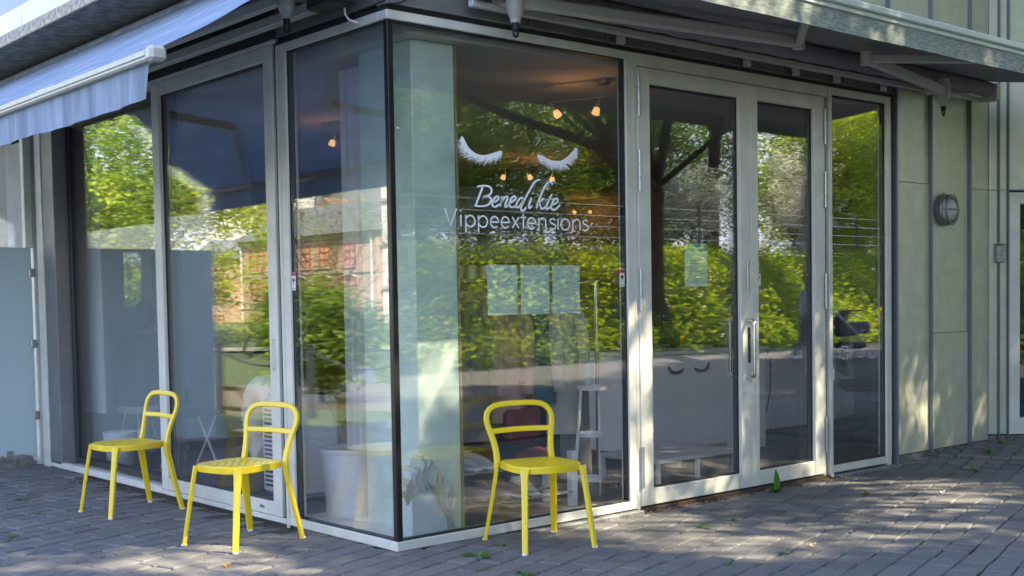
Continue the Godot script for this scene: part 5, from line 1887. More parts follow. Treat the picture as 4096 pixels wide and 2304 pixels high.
func interior() -> void:
	# wall mirror seen through the recessed window
	var b := MB.new()
	b.bx(1.02, 1.30, 1.33, 1.84, -5.78, -5.765)
	tag(put("wall_mirror", b, M.mirror), "frameless wall mirror on the back wall, seen through the recessed window", "mirror")
	# curtains
	b = MB.new()
	drape(b, -0.56, -1.0, 2.72, 0.38, 0.35, 5.0, 0.025, true, 0.96)
	tag(put("curtain", b, M.curtain), "long pale curtain hanging inside the fixed window by the corner", "curtain", "curtains inside the windows")
	b = MB.new()
	drape(b, -4.62, -5.05, 2.7, 0.44, 0.32, 5.0, 0.02, true, 1.1)
	tag(put("curtain", b, M.curtain), "pale curtain hanging inside the recessed window at the left", "curtain", "curtains inside the windows")
	# white basket
	var t := thing("basket", "large white ribbed waste basket standing inside the fixed window", "basket", Vector3(0.43, 0.03, -1.04))
	b = MB.new()
	var n := 72
	for k in n:
		var a0 := TAU * k / n
		var a1 := TAU * (k + 1) / n
		var r0 := 1.0 + 0.012 * (k % 2)
		var r1 := 1.0 + 0.012 * ((k + 1) % 2)
		for q in [[0.172, 0.215, 0.0, 0.40], [0.215, 0.165, 0.40, 0.02]]:
			var p := Vector3(cos(a0), 0, sin(a0))
			var e := Vector3(cos(a1), 0, sin(a1))
			var sgn := 1.0 if q[2] < q[3] else -1.0
			b.quad4(p * q[0] * r0 + Vector3(0, q[2], 0), e * q[0] * r1 + Vector3(0, q[2], 0), e * q[1] * r1 + Vector3(0, q[3], 0), p * q[1] * r0 + Vector3(0, q[3], 0), p * sgn, e * sgn, e * sgn, p * sgn)
	put("side", b, M.white, t)
	b = MB.new()
	b.lathe([Vector2(0.212, 0.385), Vector2(0.228, 0.39), Vector2(0.23, 0.412), Vector2(0.212, 0.415)], 40, Vector3.ZERO)
	b.lathe([Vector2(0.170, 0.02), Vector2(0.18, 0.0), Vector2(0.186, 0.06), Vector2(0.178, 0.065)], 40, Vector3.ZERO)
	put("rim", b, M.white, t)
	# round foot of a stand beside the column
	t = thing("floor_stand", "white round foot of a slim floor stand beside the column", "stand", Vector3(0.44, 0.03, -0.82))
	b = MB.new()
	b.lathe([Vector2(0, 0.03), Vector2(0.10, 0.028), Vector2(0.15, 0.016), Vector2(0.155, 0.0)], 36, Vector3.ZERO)
	put("foot", b, M.white, t)
	b = MB.new()
	b.tube([Vector3(0.0, 0.02, -0.0), Vector3(0.0, 1.2, -0.0)], 0.012, 10)
	put("pole", b, M.white, t)
	# mobile air conditioner and its hose
	t = thing("air_conditioner", "white mobile air conditioner with black vent slits behind the sliding door", "air conditioner", Vector3(0.42, 0.0, -2.16))
	b = MB.new()
	b.bx(0, 0.36, 0.03, 0.70, -0.02, 0.42, 0.03)
	put("housing", b, M.white, t)
	for k in 18:
		b = MB.new()
		b.bx(-0.004, 0.004, 0.09 + k * 0.03, 0.106 + k * 0.03, 0.03, 0.14)
		put("vent_slit", b, M.black, t)
	b = MB.new()
	var line := []
	var rad := []
	for k in 140:
		var a := lerpf(-0.5, PI * 1.42, k / 139.0)
		line.append(Vector3(0.12 + 0.05 * k / 139.0, 0.50 + sin(a) * 0.24, -0.20 + cos(a) * 0.19))
		rad.append(0.088 + 0.009 * sin(k * PI / 2.0))
	b.tube(line, rad, 18)
	put("hose", b, M.white, t)
	# bin under a small table at the recessed window
	t = thing("bucket", "small white bucket on the floor inside the recessed window", "bucket", Vector3(0.42, 0.0, -4.55))
	b = MB.new()
	b.lathe([Vector2(0.10, 0.0), Vector2(0.135, 0.27), Vector2(0.145, 0.275), Vector2(0.14, 0.29), Vector2(0.128, 0.285), Vector2(0.095, 0.01)], 28, Vector3.ZERO)
	put("side", b, M.white, t)
	b = MB.new()
	line = []
	for k in 13:
		var a := PI * k / 12.0
		line.append(Vector3(cos(a) * 0.14, 0.28 + sin(a) * 0.03, sin(a) * 0.14))
	b.tube(line, 0.004, 6)
	put("handle", b, M.steel, t)
	# folding stool legs
	t = thing("folding_stool", "folding stool with crossed white metal legs by the recessed window", "stool", Vector3(0.75, 0.0, -3.95))
	for s in [-0.16, 0.16]:
		for q in [-1.0, 1.0]:
			b = MB.new()
			b.tube([Vector3(s, 0.0, -0.2 * q), Vector3(s, 0.44, 0.18 * q)], 0.011, 8)
			put("leg", b, M.white, t)
	b = MB.new()
	b.bx(-0.19, 0.19, 0.44, 0.475, -0.2, 0.2, 0.015)
	put("seat", b, M.plastic_black, t)

	# coat rail and what hangs on it
	t = thing("coat_rail", "chrome coat rail on two posts behind the big window", "coat rail")
	b = MB.new()
	b.tube([Vector3(1.08, 1.46, -0.92), Vector3(2.45, 1.46, -0.92)], 0.014, 10)
	put("rail", b, M.chrome, t)
	for x in [1.1, 2.43]:
		b = MB.new()
		b.tube([Vector3(x, 0.0, -0.92), Vector3(x, 1.46, -0.92)], 0.014, 10)
		put("post", b, M.chrome, t)
		b = MB.new()
		b.bx(x - 0.02, x + 0.02, 0.0, 0.03, -1.12, -0.72, 0.008)
		put("foot", b, M.chrome, t)
	coat("quilted grey-brown coat hanging at the left end of the rail", 1.27, 0.24, 1.32, 0.42, -0.92, mat(lin(0.16, 0.155, 0.13), 0.7), true, true)
	coat("dusty pink coat hanging beside the quilted coat", 1.55, 0.27, 1.32, 0.52, -0.9, mat(lin(0.40, 0.25, 0.21), 0.8))
	coat("rust red jacket hanging between pink coat and teal dress", 1.72, 0.14, 1.32, 0.62, -0.97, mat(lin(0.26, 0.05, 0.02), 0.8), false)
	coat("teal flowered dress hanging in the middle of the rail", 1.86, 0.24, 1.32, 0.62, -0.93, mat(lin(0.02, 0.11, 0.14), 0.8), false)
	coat("long off-white coat hanging at the door end of the rail", 2.08, 0.24, 1.32, 0.40, -0.9, mat(lin(0.48, 0.48, 0.42), 0.8))
	coat("long grey felt coat hanging behind the off-white one", 2.24, 0.2, 1.32, 0.08, -0.95, mat(lin(0.20, 0.195, 0.175), 0.9), false)
	t = thing("red_bag", "dark red bag hanging low under the pink coat", "bag")
	b = MB.new()
	b.box(Vector3(1.6, 0.5, -0.8), Vector3(0.30, 0.22, 0.1), Basis(), 0.03)
	put("pouch", b, mat(lin(0.16, 0.015, 0.012), 0.6), t)
	b = MB.new()
	b.tube([Vector3(1.5, 0.6, -0.8), Vector3(1.53, 0.78, -0.8), Vector3(1.67, 0.78, -0.8), Vector3(1.7, 0.6, -0.8)], 0.008, 6)
	put("strap", b, mat(lin(0.16, 0.015, 0.012), 0.6), t)
	# shoe rack
	t = thing("shoe_rack", "low shoe rack of chrome tubes between white posts behind the big window", "shoe rack")
	for y in [0.10, 0.30]:
		for z in [-0.34, -0.39, -0.56, -0.61]:
			b = MB.new()
			b.tube([Vector3(0.70, y, z), Vector3(1.62, y, z)], 0.0075, 8)
			put("tube", b, M.chrome, t)
	for x in [0.685, 1.635]:
		for z in [-0.36, -0.6]:
			b = MB.new()
			b.bx(x - 0.025, x + 0.025, 0.004, 0.36, z - 0.025, z + 0.025, 0.004)
			put("post", b, M.white, t)
	var pale := mat(lin(0.46, 0.46, 0.42), 0.8)
	var grey := mat(lin(0.25, 0.25, 0.24), 0.8)
	shoe("pale sneaker on the upper tubes of the rack, nearest the column", Vector3(0.80, 0.31, -0.47), 0.25, pale, M.white)
	shoe("pale sneaker on the upper tubes, second from the column", Vector3(0.92, 0.31, -0.47), 0.15, pale, M.white)
	shoe("grey boot on the lower tubes of the rack at the left", Vector3(0.90, 0.11, -0.46), 0.5, grey, M.plastic_black)
	shoe("grey boot on the lower tubes next to its twin", Vector3(1.03, 0.11, -0.46), 0.35, grey, M.plastic_black)
	shoe("brown shoe on the lower tubes in the middle of the rack", Vector3(1.17, 0.11, -0.46), 0.1, mat(lin(0.25, 0.16, 0.1), 0.5), M.white)
	shoe("light shoe on the lower tubes at the door side", Vector3(1.30, 0.11, -0.46), -0.1, pale, M.white)
	b = MB.new()
	var ff := FastNoiseLite.new()
	ff.seed = 8
	ff.frequency = 9.0
	for k in 20:
		for j in 9:
			var q := []
			for e in [[0, 0], [1, 0], [1, 1], [0, 1]]:
				var a: float = TAU * (k + e[0]) / 20.0
				var v: float = PI * 0.5 * (j + e[1]) / 9.0
				var d := Vector3(cos(a) * cos(v), sin(v), sin(a) * cos(v))
				q.append(Vector3(1.42, 0.312, -0.48) + d * Vector3(0.15, 0.075, 0.09) * (1.0 + 0.35 * ff.get_noise_3dv(d * 0.35)))
			var nn: Vector3 = (q[0] + q[2]) * 0.5 - Vector3(1.42, 0.30, -0.48)
			b.quad(q[0], q[1], q[2], q[3], nn.normalized())
	tag(put("folded_scarf", b, mat(lin(0.13, 0.03, 0.035), 0.9)), "crumpled dark red scarf lying on the shoe rack", "scarf")
	# a pale cloth thrown over a box by the column
	t = thing("white_box", "pale box with a cloth thrown over it, in front of the column", "box")
	b = MB.new()
	b.bx(0.17, 0.42, 0.03, 0.40, -0.188, -0.10, 0.006)
	put("body", b, mat(lin(0.50, 0.58, 0.56), 0.6), t)
	b = MB.new()
	ff.frequency = 4.0
	var cf := func(s: float, q: float) -> Vector3:
		var x := lerpf(0.12, 0.47, s) + (0.02 * sin(q * 7.0))
		var drop := pow(absf(s - 0.42) * 1.7, 1.3) * 0.22 + maxf(0.0, q - 0.25) * lerpf(0.12, 0.34, s)
		return Vector3(x, 0.47 - drop + ff.get_noise_2d(s * 2.2, q) * 0.05, lerpf(-0.19, -0.085, minf(1.0, q * 2.6)) + ff.get_noise_2d(s * 3.0 + 7.0, q * 0.4) * 0.03)
	for k in 26:
		for j in 14:
			var s0 := k / 26.0
			var s1 := (k + 1) / 26.0
			var q0 := j / 14.0
			var q1 := (j + 1) / 14.0
			var p0: Vector3 = cf.call(s0, q0)
			var p1: Vector3 = cf.call(s1, q0)
			var p2: Vector3 = cf.call(s1, q1)
			var p3: Vector3 = cf.call(s0, q1)
			var nn := (p2 - p0).cross(p1 - p3).normalized()
			b.quad(p0, p1, p2, p3, nn if nn.z > 0 else -nn)
	tag(put("cloth", b, mat(lin(0.42, 0.45, 0.37), 0.9)), "crumpled pale green-grey cloth draped over the box by the column", "cloth")
	# three-tier stand with a bottle
	t = thing("tiered_stand", "white stand of three round trays on a thin pole behind the window", "stand")
	for q in [[1.89, 0.735, 0.115], [1.86, 0.43, 0.09], [1.85, 0.14, 0.09]]:
		b = MB.new()
		b.lathe([Vector2(0, 0.0), Vector2(q[2] - 0.004, 0.0), Vector2(q[2], 0.025), Vector2(q[2] - 0.004, 0.026), Vector2(q[2] - 0.008, 0.006), Vector2(0, 0.005)], 32, Vector3(q[0], q[1], -0.42))
		put("tray", b, M.white, t)
	b = MB.new()
	b.tube([Vector3(1.945, 0.03, -0.42), Vector3(1.945, 0.74, -0.42)], 0.006, 8)
	b.tube([Vector3(1.75, 0.03, -0.47), Vector3(1.80, 0.74, -0.44)], 0.011, 8)
	put("pole", b, M.white, t)
	t = thing("pump_bottle", "pale pump bottle standing on the top tray of the tiered stand", "bottle")
	b = MB.new()
	b.lathe([Vector2(0.032, 0.765), Vector2(0.034, 0.78), Vector2(0.034, 0.90), Vector2(0.012, 0.93), Vector2(0.012, 0.945)], 20, Vector3(1.84, 0, -0.42))
	put("body", b, mat(lin(0.45, 0.52, 0.48), 0.3), t)
	b = MB.new()
	b.tube([Vector3(1.84, 0.94, -0.42), Vector3(1.84, 0.98, -0.42), Vector3(1.80, 0.985, -0.41)], 0.006, 8)
	put("pump", b, M.white, t)

	# reception counter with its own eyelash mark
	t = thing("reception_counter", "white reception counter behind the left door, with dark eyelash mark", "counter")
	b = MB.new()
	b.bx(3.22, 4.35, 0.10, 0.87, -1.9, -1.3, 0.006)
	b.bx(4.42, 4.95, 0.004, 0.86, -2.3, -1.35, 0.006)
	put("cabinet", b, M.white, t)
	b = MB.new()
	b.bx(3.2, 4.38, 0.87, 0.90, -1.95, -1.27, 0.005)
	b.bx(4.39, 4.98, 0.862, 0.892, -2.35, -1.33, 0.005)
	put("top", b, M.white, t)
	var ma := mat(lin(0.05, 0.018, 0.012), 0.6)
	var arc_l := [Vector2(511, 2235), Vector2(552, 2177), Vector2(608, 2148), Vector2(665, 2145), Vector2(724, 2160), Vector2(777, 2177), Vector2(794, 2172)]
	var tip_l := [Vector2(470, 2240), Vector2(462, 2197), Vector2(462, 2171), Vector2(472, 2145), Vector2(494, 2125), Vector2(527, 2105), Vector2(572, 2088), Vector2(618, 2089), Vector2(676, 2086), Vector2(722, 2098), Vector2(755, 2113), Vector2(790, 2138)]
	var arc_r := []
	var tip_r := []
	for p in arc_l:
		arc_r.append(Vector2(-p.x, p.y))
	for p in tip_l:
		tip_r.append(Vector2(-p.x, p.y))
	lash(arc_l, tip_l, "eyelash_mark", "dark brown eyelash mark on the counter front, left of the pair", ma, Vector3(3.30, -0.64, -1.298), 0.64, 5)
	lash(arc_r, tip_r, "eyelash_mark", "dark brown eyelash mark on the counter front, nearer the door handle", ma, Vector3(4.44, -0.64, -1.298), 0.64, 6)
	t = thing("low_bench", "low white bench on short legs just inside the left door", "bench")
	b = MB.new()
	b.bx(2.55, 3.45, 0.17, 0.20, -1.05, -0.45, 0.005)
	put("seat", b, M.white, t)
	for x in [2.58, 3.0, 3.42]:
		for z in [-0.48, -1.02]:
			b = MB.new()
			b.bx(x - 0.015, x + 0.015, 0.003, 0.17, z - 0.015, z + 0.015, 0.003)
			put("leg", b, M.white, t)
	t = thing("screen", "dark computer screen standing on the counter behind the door handle", "computer screen")
	b = MB.new()
	b.bx(4.0, 4.4, 0.93, 1.2, -1.72, -1.69, 0.006)
	put("panel", b, M.plastic_black, t)
	b = MB.new()
	b.bx(4.16, 4.24, 0.9, 1.0, -1.75, -1.72)
	b.bx(4.1, 4.3, 0.9, 0.912, -1.8, -1.65, 0.004)
	put("stand", b, M.plastic_black, t)
	t = thing("card_terminal", "black sloped terminal with cables on the counter end behind the right door", "terminal")
	b = MB.new()
	b.prism(PackedVector2Array([Vector2(-0.16, 0.0), Vector2(0.16, 0.0), Vector2(-0.1, 0.13)]), 0.2, Vector3(4.72, 0.893, -1.62), Basis())
	put("case", b, M.plastic_black, t)
	b = MB.new()
	b.tube([Vector3(4.86, 0.91, -1.45), Vector3(4.97, 0.88, -1.36), Vector3(5.0, 0.75, -1.34), Vector3(5.03, 0.5, -1.36), Vector3(5.02, 0.3, -1.4)], 0.006, 6)
	b.tube([Vector3(4.86, 0.91, -1.5), Vector3(4.99, 0.89, -1.38), Vector3(5.05, 0.7, -1.36)], 0.005, 6)
	put("cables", b, M.plastic_black, t)
	t = thing("ribbed_partition", "grey ribbed partition inside the right door and narrow window", "partition")
	for k in 46:
		b = MB.new()
		b.bx(5.05 + k * 0.05, 5.085 + k * 0.05, 0.03, 0.82, -2.06, -2.02, 0.008)
		put("rib", b, M.white, t)
	b = MB.new()
	b.bx(5.0, 7.4, 0.02, 0.86, -2.1, -2.06, 0.004)
	put("backing", b, mat(lin(0.25, 0.27, 0.26), 0.8), t)
	t = thing("office_chair", "black office chair inside the narrow window", "office chair", Vector3(6.0, 0.0, -1.0), 0.7)
	b = MB.new()
	b.bx(-0.24, 0.24, 0.46, 0.54, -0.24, 0.24, 0.03)
	put("seat", b, M.plastic_black, t)
	b = MB.new()
	b.box(Vector3(0, 0.88, -0.25), Vector3(0.44, 0.58, 0.06), Basis.from_euler(Vector3(-0.12, 0, 0)), 0.028)
	put("backrest", b, M.plastic_black, t)
	b = MB.new()
	b.tube([Vector3(0, 0.08, 0), Vector3(0, 0.46, 0)], 0.025, 10)
	for k in 5:
		var a := TAU * k / 5
		b.tube([Vector3(0, 0.1, 0), Vector3(cos(a) * 0.3, 0.06, sin(a) * 0.3)], 0.018, 8)
		b.lathe([Vector2(0, -0.028), Vector2(0.02, -0.024), Vector2(0.028, 0), Vector2(0.02, 0.024), Vector2(0, 0.028)], 10, Vector3(cos(a) * 0.3, 0.03, sin(a) * 0.3))
	put("base", b, M.plastic_black, t)
	t = thing("wall_shelf", "white wall shelf with jars and a framed portrait left of the counter", "shelf")
	b = MB.new()
	for y in [1.15, 1.5]:
		b.bx(3.0, 4.6, y, y + 0.03, -3.6, -3.35, 0.004)
	put("board", b, M.white, t)
	b = MB.new()
	b.bx(2.9, 4.7, 0.0, 2.4, -3.66, -3.62)
	put("back_panel", b, M.interior_wall, t)
	for k in 7:
		t = thing("jar", "white jar on the upper shelf, " + ["first from the door frame", "second from the door frame", "third from the door frame", "fourth from the door frame", "fifth from the door frame", "sixth from the door frame", "last in its row"][k], "jar", Vector3(3.2 + k * 0.17, 1.53, -3.48), 0.0, "jars on the wall shelf")
		b = MB.new()
		b.lathe([Vector2(0, 0), Vector2(0.05, 0.0), Vector2(0.052, 0.12), Vector2(0.045, 0.13)], 14, Vector3.ZERO)
		put("body", b, M.white, t)
		b = MB.new()
		b.lathe([Vector2(0.05, 0.128), Vector2(0.05, 0.155), Vector2(0, 0.157)], 14, Vector3.ZERO)
		put("lid", b, M.plastic_black, t)
	t = thing("dark_cabinet", "dark cabinet under the wall shelf behind the counter", "cabinet")
	b = MB.new()
	b.bx(2.95, 4.2, 0.003, 1.08, -3.6, -3.1, 0.006)
	put("body", b, M.plastic_black, t)
	# lamps on the ceiling
	spot_bar("spot bar with two glowing glass shades by the fixed window", Vector3(1.62, 2.70, -3.12), Vector3(0.35, 0, 0.94).normalized(), [0.06, 0.42])
	spot_bar("spot bar with two glowing glass shades near the door side of the big window", Vector3(2.06, 2.66, -0.46), Vector3(-0.42, 0, -0.9).normalized(), [0.03, 0.36], 0.1)
	spot_bar("spot bar with three glowing shades deeper in the room, behind the lash shapes", Vector3(4.4, 2.68, -4.25), Vector3(0.96, 0, 0.28).normalized(), [0.05, 0.3, 0.6])
	spot_bar("spot bar with three shades far back on the left, behind the lettering", Vector3(8.0, 2.66, -9.2), Vector3(0.55, 0, 0.83).normalized(), [0.05, 0.5, 0.95])
	spot_bar("spot bar with three shades far back on the right, behind the lettering", Vector3(8.3, 2.66, -7.7), Vector3(0.3, 0, 0.95).normalized(), [0.05, 0.35, 0.65])


# ---------------------------------------------------------------- people
# surface nets over the smooth union of tapered capsules [a, b, ra, rb]
func flesh(bones: Array, cell: float, grow := 0.0, k := 55.0) -> MB:
	var lo := Vector3.INF
	var hi := -Vector3.INF
	for q in bones:
		for e in 2:
			var rr: float = q[2 + e] + grow + 0.05
			lo = lo.min(q[e] - Vector3.ONE * rr)
			hi = hi.max(q[e] + Vector3.ONE * rr)
	var n := Vector3i(((hi - lo) / cell).ceil()) + Vector3i.ONE
	var f := PackedFloat32Array()
	f.resize(n.x * n.y * n.z)
	for q in bones:
		var a: Vector3 = q[0]
		var ab: Vector3 = q[1] - a
		var ll := maxf(ab.length_squared(), 1e-8)
		var rm: float = maxf(q[2], q[3]) + grow + 0.07
		var p0 := Vector3i(((a.min(q[1]) - Vector3.ONE * rm - lo) / cell).floor()).max(Vector3i.ZERO)
		var p1 := Vector3i(((a.max(q[1]) + Vector3.ONE * rm - lo) / cell).ceil()).min(n - Vector3i.ONE)
		for z in range(p0.z, p1.z + 1):
			for y in range(p0.y, p1.y + 1):
				for x in range(p0.x, p1.x + 1):
					var p := lo + Vector3(x, y, z) * cell
					var s := clampf((p - a).dot(ab) / ll, 0.0, 1.0)
					var d: float = p.distance_to(a + ab * s) - lerpf(q[2], q[3], s) - grow
					if d < 0.08:
						f[(z * n.y + y) * n.x + x] += exp(-k * d)
	for i in f.size():
		f[i] = 1.0 - f[i]
	var b := MB.new()
	var at := {}
	var nr := {}
	var off := [Vector3i(0, 0, 0), Vector3i(1, 0, 0), Vector3i(0, 1, 0), Vector3i(1, 1, 0), Vector3i(0, 0, 1), Vector3i(1, 0, 1), Vector3i(0, 1, 1), Vector3i(1, 1, 1)]
	var edges := [[0, 1], [2, 3], [4, 5], [6, 7], [0, 2], [1, 3], [4, 6], [5, 7], [0, 4], [1, 5], [2, 6], [3, 7]]
	for z in n.z - 1:
		for y in n.y - 1:
			for x in n.x - 1:
				var i0 := (z * n.y + y) * n.x + x
				var c := [f[i0], f[i0 + 1], f[i0 + n.x], f[i0 + n.x + 1], f[i0 + n.x * n.y], f[i0 + n.x * n.y + 1], f[i0 + n.x * n.y + n.x], f[i0 + n.x * n.y + n.x + 1]]
				var ins := 0
				for v in c:
					if v < 0.0:
						ins += 1
				if ins == 0 or ins == 8:
					continue
				var sum := Vector3.ZERO
				var cnt := 0
				for e in edges:
					var u: float = log(maxf(1.0 - c[e[0]], 1e-6))
					var w: float = log(maxf(1.0 - c[e[1]], 1e-6))
					if (u > 0.0) != (w > 0.0):
						sum += Vector3(off[e[0]]).lerp(Vector3(off[e[1]]), clampf(u / (u - w), 0.05, 0.95))
						cnt += 1
				var l := []
				for v in c:
					l.append(-log(maxf(1.0 - v, 1e-6)))
				at[i0] = lo + (Vector3(x, y, z) + sum / maxi(cnt, 1)) * cell
				nr[i0] = Vector3(l[1] + l[3] + l[5] + l[7] - l[0] - l[2] - l[4] - l[6], l[2] + l[3] + l[6] + l[7] - l[0] - l[1] - l[4] - l[5], l[4] + l[5] + l[6] + l[7] - l[0] - l[1] - l[2] - l[3]).normalized()
	var st := [1, n.x, n.x * n.y]
	for z in range(1, n.z - 1):
		for y in range(1, n.y - 1):
			for x in range(1, n.x - 1):
				var i0 := (z * n.y + y) * n.x + x
				for ax in 3:
					if (f[i0] < 0.0) == (f[i0 + st[ax]] < 0.0):
						continue
					var s1: int = st[(ax + 1) % 3]
					var s2: int = st[(ax + 2) % 3]
					var q := [i0, i0 - s1, i0 - s1 - s2, i0 - s2]
					if at.has(q[0]) and at.has(q[1]) and at.has(q[2]) and at.has(q[3]):
						b.quad4(at[q[0]], at[q[1]], at[q[2]], at[q[3]], nr[q[0]], nr[q[1]], nr[q[2]], nr[q[3]])
	return b


# joints in local space, figure facing +x; j maps names to points
func person(label: String, at: Vector3, turn: float, j: Dictionary, top: Material, low: Material, hair: Material, long_top := 0.0) -> void:
	var t := thing("person", label, "person", at, turn)
	var skin := mat(lin(0.42, 0.24, 0.17), 0.6)
	var torso := [[j.hip, j.chest, 0.125, 0.14], [j.hip + Vector3(0, 0, 0.07), j.chest + Vector3(0, 0.05, 0.09), 0.10, 0.10], [j.hip + Vector3(0, 0, -0.07), j.chest + Vector3(0, 0.05, -0.09), 0.10, 0.10], [j.chest + Vector3(0, 0.08, -0.15), j.chest + Vector3(0, 0.08, 0.15), 0.065, 0.065]]
	var bones := torso.duplicate()
	bones.append([j.chest + Vector3(0, 0.1, 0), j.head, 0.055, 0.052])
	bones.append([j.head + Vector3(0.005, 0.02, 0), j.head + Vector3(0.0, 0.10, 0), 0.07, 0.088])
	bones.append([j.head + Vector3(0.085, 0.03, 0), j.head + Vector3(0.097, 0.012, 0), 0.010, 0.016])
	for s in [-1, 1]:
		var n := "l" if s < 0 else "r"
		bones.append([j.chest + Vector3(0, 0.08, 0.18 * s), j["elbow_" + n], 0.05, 0.04])
		bones.append([j["elbow_" + n], j["hand_" + n], 0.04, 0.027])
		bones.append([j.hip + Vector3(0, -0.03, 0.09 * s), j["knee_" + n], 0.085, 0.058])
		bones.append([j["knee_" + n], j["foot_" + n] + Vector3(0, 0.08, 0), 0.056, 0.038])
		bones.append([j["foot_" + n] + Vector3(-0.03, 0.04, 0), j["foot_" + n] + Vector3(0.15, 0.03, 0), 0.042, 0.03])
		bones.append([j.head + Vector3(-0.005, 0.04, 0.083 * s), j.head + Vector3(-0.005, 0.065, 0.087 * s), 0.014, 0.016])
	var body := flesh(bones, 0.02)
	for s in [-1, 1]:
		var n := "l" if s < 0 else "r"
		var d: Vector3 = (j["hand_" + n] - j["elbow_" + n]).normalized()
		var side := d.cross(Vector3.UP).normalized()
		var h: Vector3 = j["hand_" + n]
		body.box(h + d * 0.05, Vector3(0.078, 0.026, 0.09), Basis(side, side.cross(d) * -1.0, d), 0.011)
		for q in 4:
			var o := side * (q - 1.5) * 0.02
			var ln: float = [0.068, 0.078, 0.074, 0.058][q]
			body.tube([h + d * 0.085 + o, h + d * (0.09 + ln * 0.5) + o + Vector3(0, -0.008, 0), h + d * (0.085 + ln) + o + Vector3(0, -0.03, 0)], [0.0095, 0.009, 0.007], 6)
		body.tube([h + d * 0.025 + side * 0.035 * s, h + d * 0.06 + side * 0.06 * s, h + d * 0.09 + side * 0.062 * s], [0.011, 0.010, 0.007], 6)
	put("body", body, skin, t)
	var arms := torso.duplicate()
	var legs := [[j.hip + Vector3(0, -0.02, -0.07), j.hip + Vector3(0, -0.02, 0.07), 0.12, 0.12]]
	for s in [-1, 1]:
		var n := "l" if s < 0 else "r"
		arms.append([j.chest + Vector3(0, 0.08, 0.18 * s), j["elbow_" + n], 0.055, 0.05])
		arms.append([j["elbow_" + n], j["elbow_" + n].lerp(j["hand_" + n], 0.85), 0.048, 0.036])
		legs.append([j.hip + Vector3(0, -0.03, 0.09 * s), j["knee_" + n], 0.09, 0.066])
		legs.append([j["knee_" + n], j["foot_" + n] + Vector3(0, 0.09, 0), 0.066, 0.055])
	if long_top > 0.0:
		arms.append([j.hip, j.hip - Vector3(0, long_top, 0), 0.145, 0.16])
	put("top", flesh(arms, 0.022, 0.012), top, t)
	put("trousers", flesh(legs, 0.022, 0.010), low, t)
	put("hair", flesh([[j.head + Vector3(-0.02, 0.10, 0), j.head + Vector3(-0.02, 0.125, 0), 0.095, 0.085], [j.head + Vector3(-0.05, 0.10, 0), j.head + Vector3(-0.055, 0.02, 0), 0.075, 0.055]], 0.02, 0.006), hair, t)
	var shoes := []
	for n in ["l", "r"]:
		shoes.append([j["foot_" + n] + Vector3(-0.04, 0.04, 0), j["foot_" + n] + Vector3(0.15, 0.032, 0), 0.044, 0.034])
	put("shoes", flesh(shoes, 0.015, 0.006), M.white, t)
	var eye := MB.new()
	for s in [-1.0, 1.0]:
		eye.lathe([Vector2(0, -0.011), Vector2(0.009, -0.005), Vector2(0.011, 0), Vector2(0.009, 0.005), Vector2(0, 0.011)], 8, j.head + Vector3(0.076, 0.062, 0.033 * s))
	eye.tube([j.head + Vector3(0.078, -0.018, -0.022), j.head + Vector3(0.084, -0.020, 0), j.head + Vector3(0.078, -0.018, 0.022)], 0.006, 6)
	put("features", eye, mat(lin(0.10, 0.04, 0.035), 0.5), t)


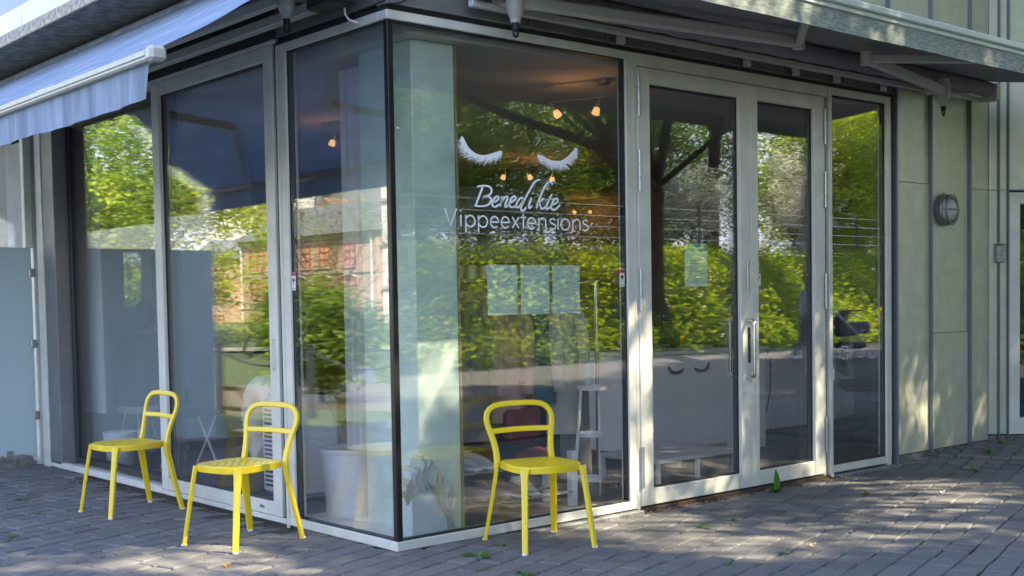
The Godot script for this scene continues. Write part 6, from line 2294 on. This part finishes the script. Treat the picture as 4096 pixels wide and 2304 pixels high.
func people() -> void:
	var dark := mat(lin(0.02, 0.018, 0.016), 0.7)
	var walk := {"hip": Vector3(0, 0.93, 0), "chest": Vector3(0.04, 1.28, 0), "head": Vector3(0.06, 1.53, 0), "elbow_l": Vector3(0.05, 1.08, -0.25), "hand_l": Vector3(0.27, 1.02, -0.22), "elbow_r": Vector3(0.05, 1.08, 0.25), "hand_r": Vector3(0.27, 1.02, 0.22), "knee_l": Vector3(0.17, 0.51, -0.09), "foot_l": Vector3(0.2, 0, -0.09), "knee_r": Vector3(0.0, 0.50, 0.09), "foot_r": Vector3(-0.25, 0.03, 0.09)}
	person("person in a pale blue-grey shirt and dark jeans pushing a stroller along the road", Vector3(17.3, 0, 9.6), 0.35, walk, mat(lin(0.50, 0.55, 0.60), 0.8), mat(lin(0.05, 0.07, 0.11), 0.85), dark)
	var w2 := walk.duplicate()
	w2.knee_l = Vector3(0.02, 0.5, -0.09)
	w2.foot_l = Vector3(-0.2, 0.03, -0.09)
	w2.knee_r = Vector3(0.15, 0.51, 0.09)
	w2.foot_r = Vector3(0.2, 0, 0.09)
	w2.hand_l = Vector3(0.18, 0.86, -0.24)
	w2.hand_r = Vector3(-0.05, 0.84, 0.26)
	person("person in a light top walking just ahead of the one with the stroller", Vector3(17.9, 0, 9.9), 0.2, w2, mat(lin(0.55, 0.56, 0.55), 0.8), mat(lin(0.07, 0.08, 0.10), 0.85), dark)
	var run := {"hip": Vector3(0, 0.95, 0), "chest": Vector3(0.10, 1.29, 0), "head": Vector3(0.16, 1.53, 0), "elbow_l": Vector3(-0.16, 1.16, -0.26), "hand_l": Vector3(0.03, 1.02, -0.22), "elbow_r": Vector3(0.18, 1.12, 0.26), "hand_r": Vector3(0.34, 1.28, 0.16), "knee_l": Vector3(0.32, 0.68, -0.09), "foot_l": Vector3(0.14, 0.3, -0.09), "knee_r": Vector3(-0.05, 0.5, 0.09), "foot_r": Vector3(-0.15, 0.02, 0.09)}
	person("person jogging in a white top and grey trousers behind the railing", Vector3(31.4, 2.30, 19.6), PI, run, mat(lin(0.7, 0.7, 0.68), 0.8), mat(lin(0.25, 0.27, 0.3), 0.85), dark)
	var sit := {"hip": Vector3(0, 0.57, 0), "chest": Vector3(0.08, 0.92, 0), "head": Vector3(0.16, 1.16, 0), "elbow_l": Vector3(0.22, 0.74, -0.24), "hand_l": Vector3(0.42, 0.82, -0.12), "elbow_r": Vector3(0.22, 0.74, 0.24), "hand_r": Vector3(0.42, 0.82, 0.12), "knee_l": Vector3(0.42, 0.52, -0.12), "foot_l": Vector3(0.36, 0.0, -0.12), "knee_r": Vector3(0.42, 0.52, 0.12), "foot_r": Vector3(0.36, 0.0, 0.12)}
	person("person in dark clothes sitting inside the recessed window, leaning forward", Vector3(0.78, 0.0, -5.0), 0.5, sit, mat(lin(0.035, 0.035, 0.04), 0.8), mat(lin(0.03, 0.03, 0.035), 0.85), dark)
	var t := thing("stool", "round stool under the person sitting inside the recessed window", "stool", Vector3(0.78, 0.0, -5.0))
	var b := MB.new()
	b.lathe([Vector2(0, 0.46), Vector2(0.17, 0.46), Vector2(0.18, 0.43), Vector2(0.17, 0.40), Vector2(0, 0.40)], 24, Vector3.ZERO)
	put("seat", b, M.white, t)
	for k in 4:
		b = MB.new()
		var a := TAU * k / 4 + 0.4
		b.tube([Vector3(cos(a) * 0.1, 0.41, sin(a) * 0.1), Vector3(cos(a) * 0.19, 0.0, sin(a) * 0.19)], 0.012, 8)
		put("leg", b, M.chrome, t)
	# stroller
	t = thing("stroller", "dark grey stroller with hood and pale wheels on the road", "stroller", Vector3(18.05, 0, 9.05), 0.35)
	b = MB.new()
	for s in [-0.24, 0.24]:
		b.tube([Vector3(-0.62, 1.02, s), Vector3(-0.25, 0.72, s), Vector3(0.32, 0.2, s)], 0.014, 8)
		b.tube([Vector3(-0.38, 0.14, s), Vector3(0.12, 0.62, s)], 0.014, 8)
	b.tube([Vector3(-0.62, 1.02, -0.24), Vector3(-0.65, 1.03, 0), Vector3(-0.62, 1.02, 0.24)], 0.017, 8)
	put("frame", b, M.steel, t)
	b = MB.new()
	b.box(Vector3(0.02, 0.62, 0), Vector3(0.72, 0.24, 0.42), Basis.from_euler(Vector3(0, 0, 0.1)), 0.06)
	put("carrycot", b, mat(lin(0.05, 0.055, 0.06), 0.9), t)
	b = MB.new()
	for k in 10:
		for q in 8:
			var c := []
			for e in [[0, 0], [1, 0], [1, 1], [0, 1]]:
				var a: float = PI * 0.62 * (k + e[0]) / 10.0 + 0.1
				c.append(Vector3(0.1 - cos(a) * 0.33 - 0.1, 0.68 + sin(a) * 0.34, lerpf(-0.22, 0.22, (q + e[1]) / 8.0)))
			var m: Vector3 = (c[0] + c[2]) * 0.5
			b.quad(c[0], c[1], c[2], c[3], (m - Vector3(0, 0.68, m.z)).normalized())
	put("hood", b, mat(lin(0.06, 0.065, 0.07), 0.9), t)
	b = MB.new()
	b.bx(-0.3, 0.25, 0.22, 0.34, -0.2, 0.2, 0.04)
	put("basket", b, mat(lin(0.03, 0.03, 0.03), 0.9), t)
	for q in [Vector3(-0.38, 0.15, -0.27), Vector3(-0.38, 0.15, 0.27), Vector3(0.36, 0.11, -0.2), Vector3(0.36, 0.11, 0.2)]:
		b = MB.new()
		var rr: float = 0.145 if q.x < 0 else 0.105
		var ring := []
		for k in 25:
			var a := TAU * k / 24.0
			ring.append(q + Vector3(cos(a) * (rr - 0.014), sin(a) * (rr - 0.014), 0))
		b.tube(ring, 0.014, 8, false)
		for k in 6:
			var a := TAU * k / 6.0
			b.tube([q, q + Vector3(cos(a), sin(a), 0) * (rr - 0.014)], 0.005, 5)
		put("wheel", b, M.white, t)
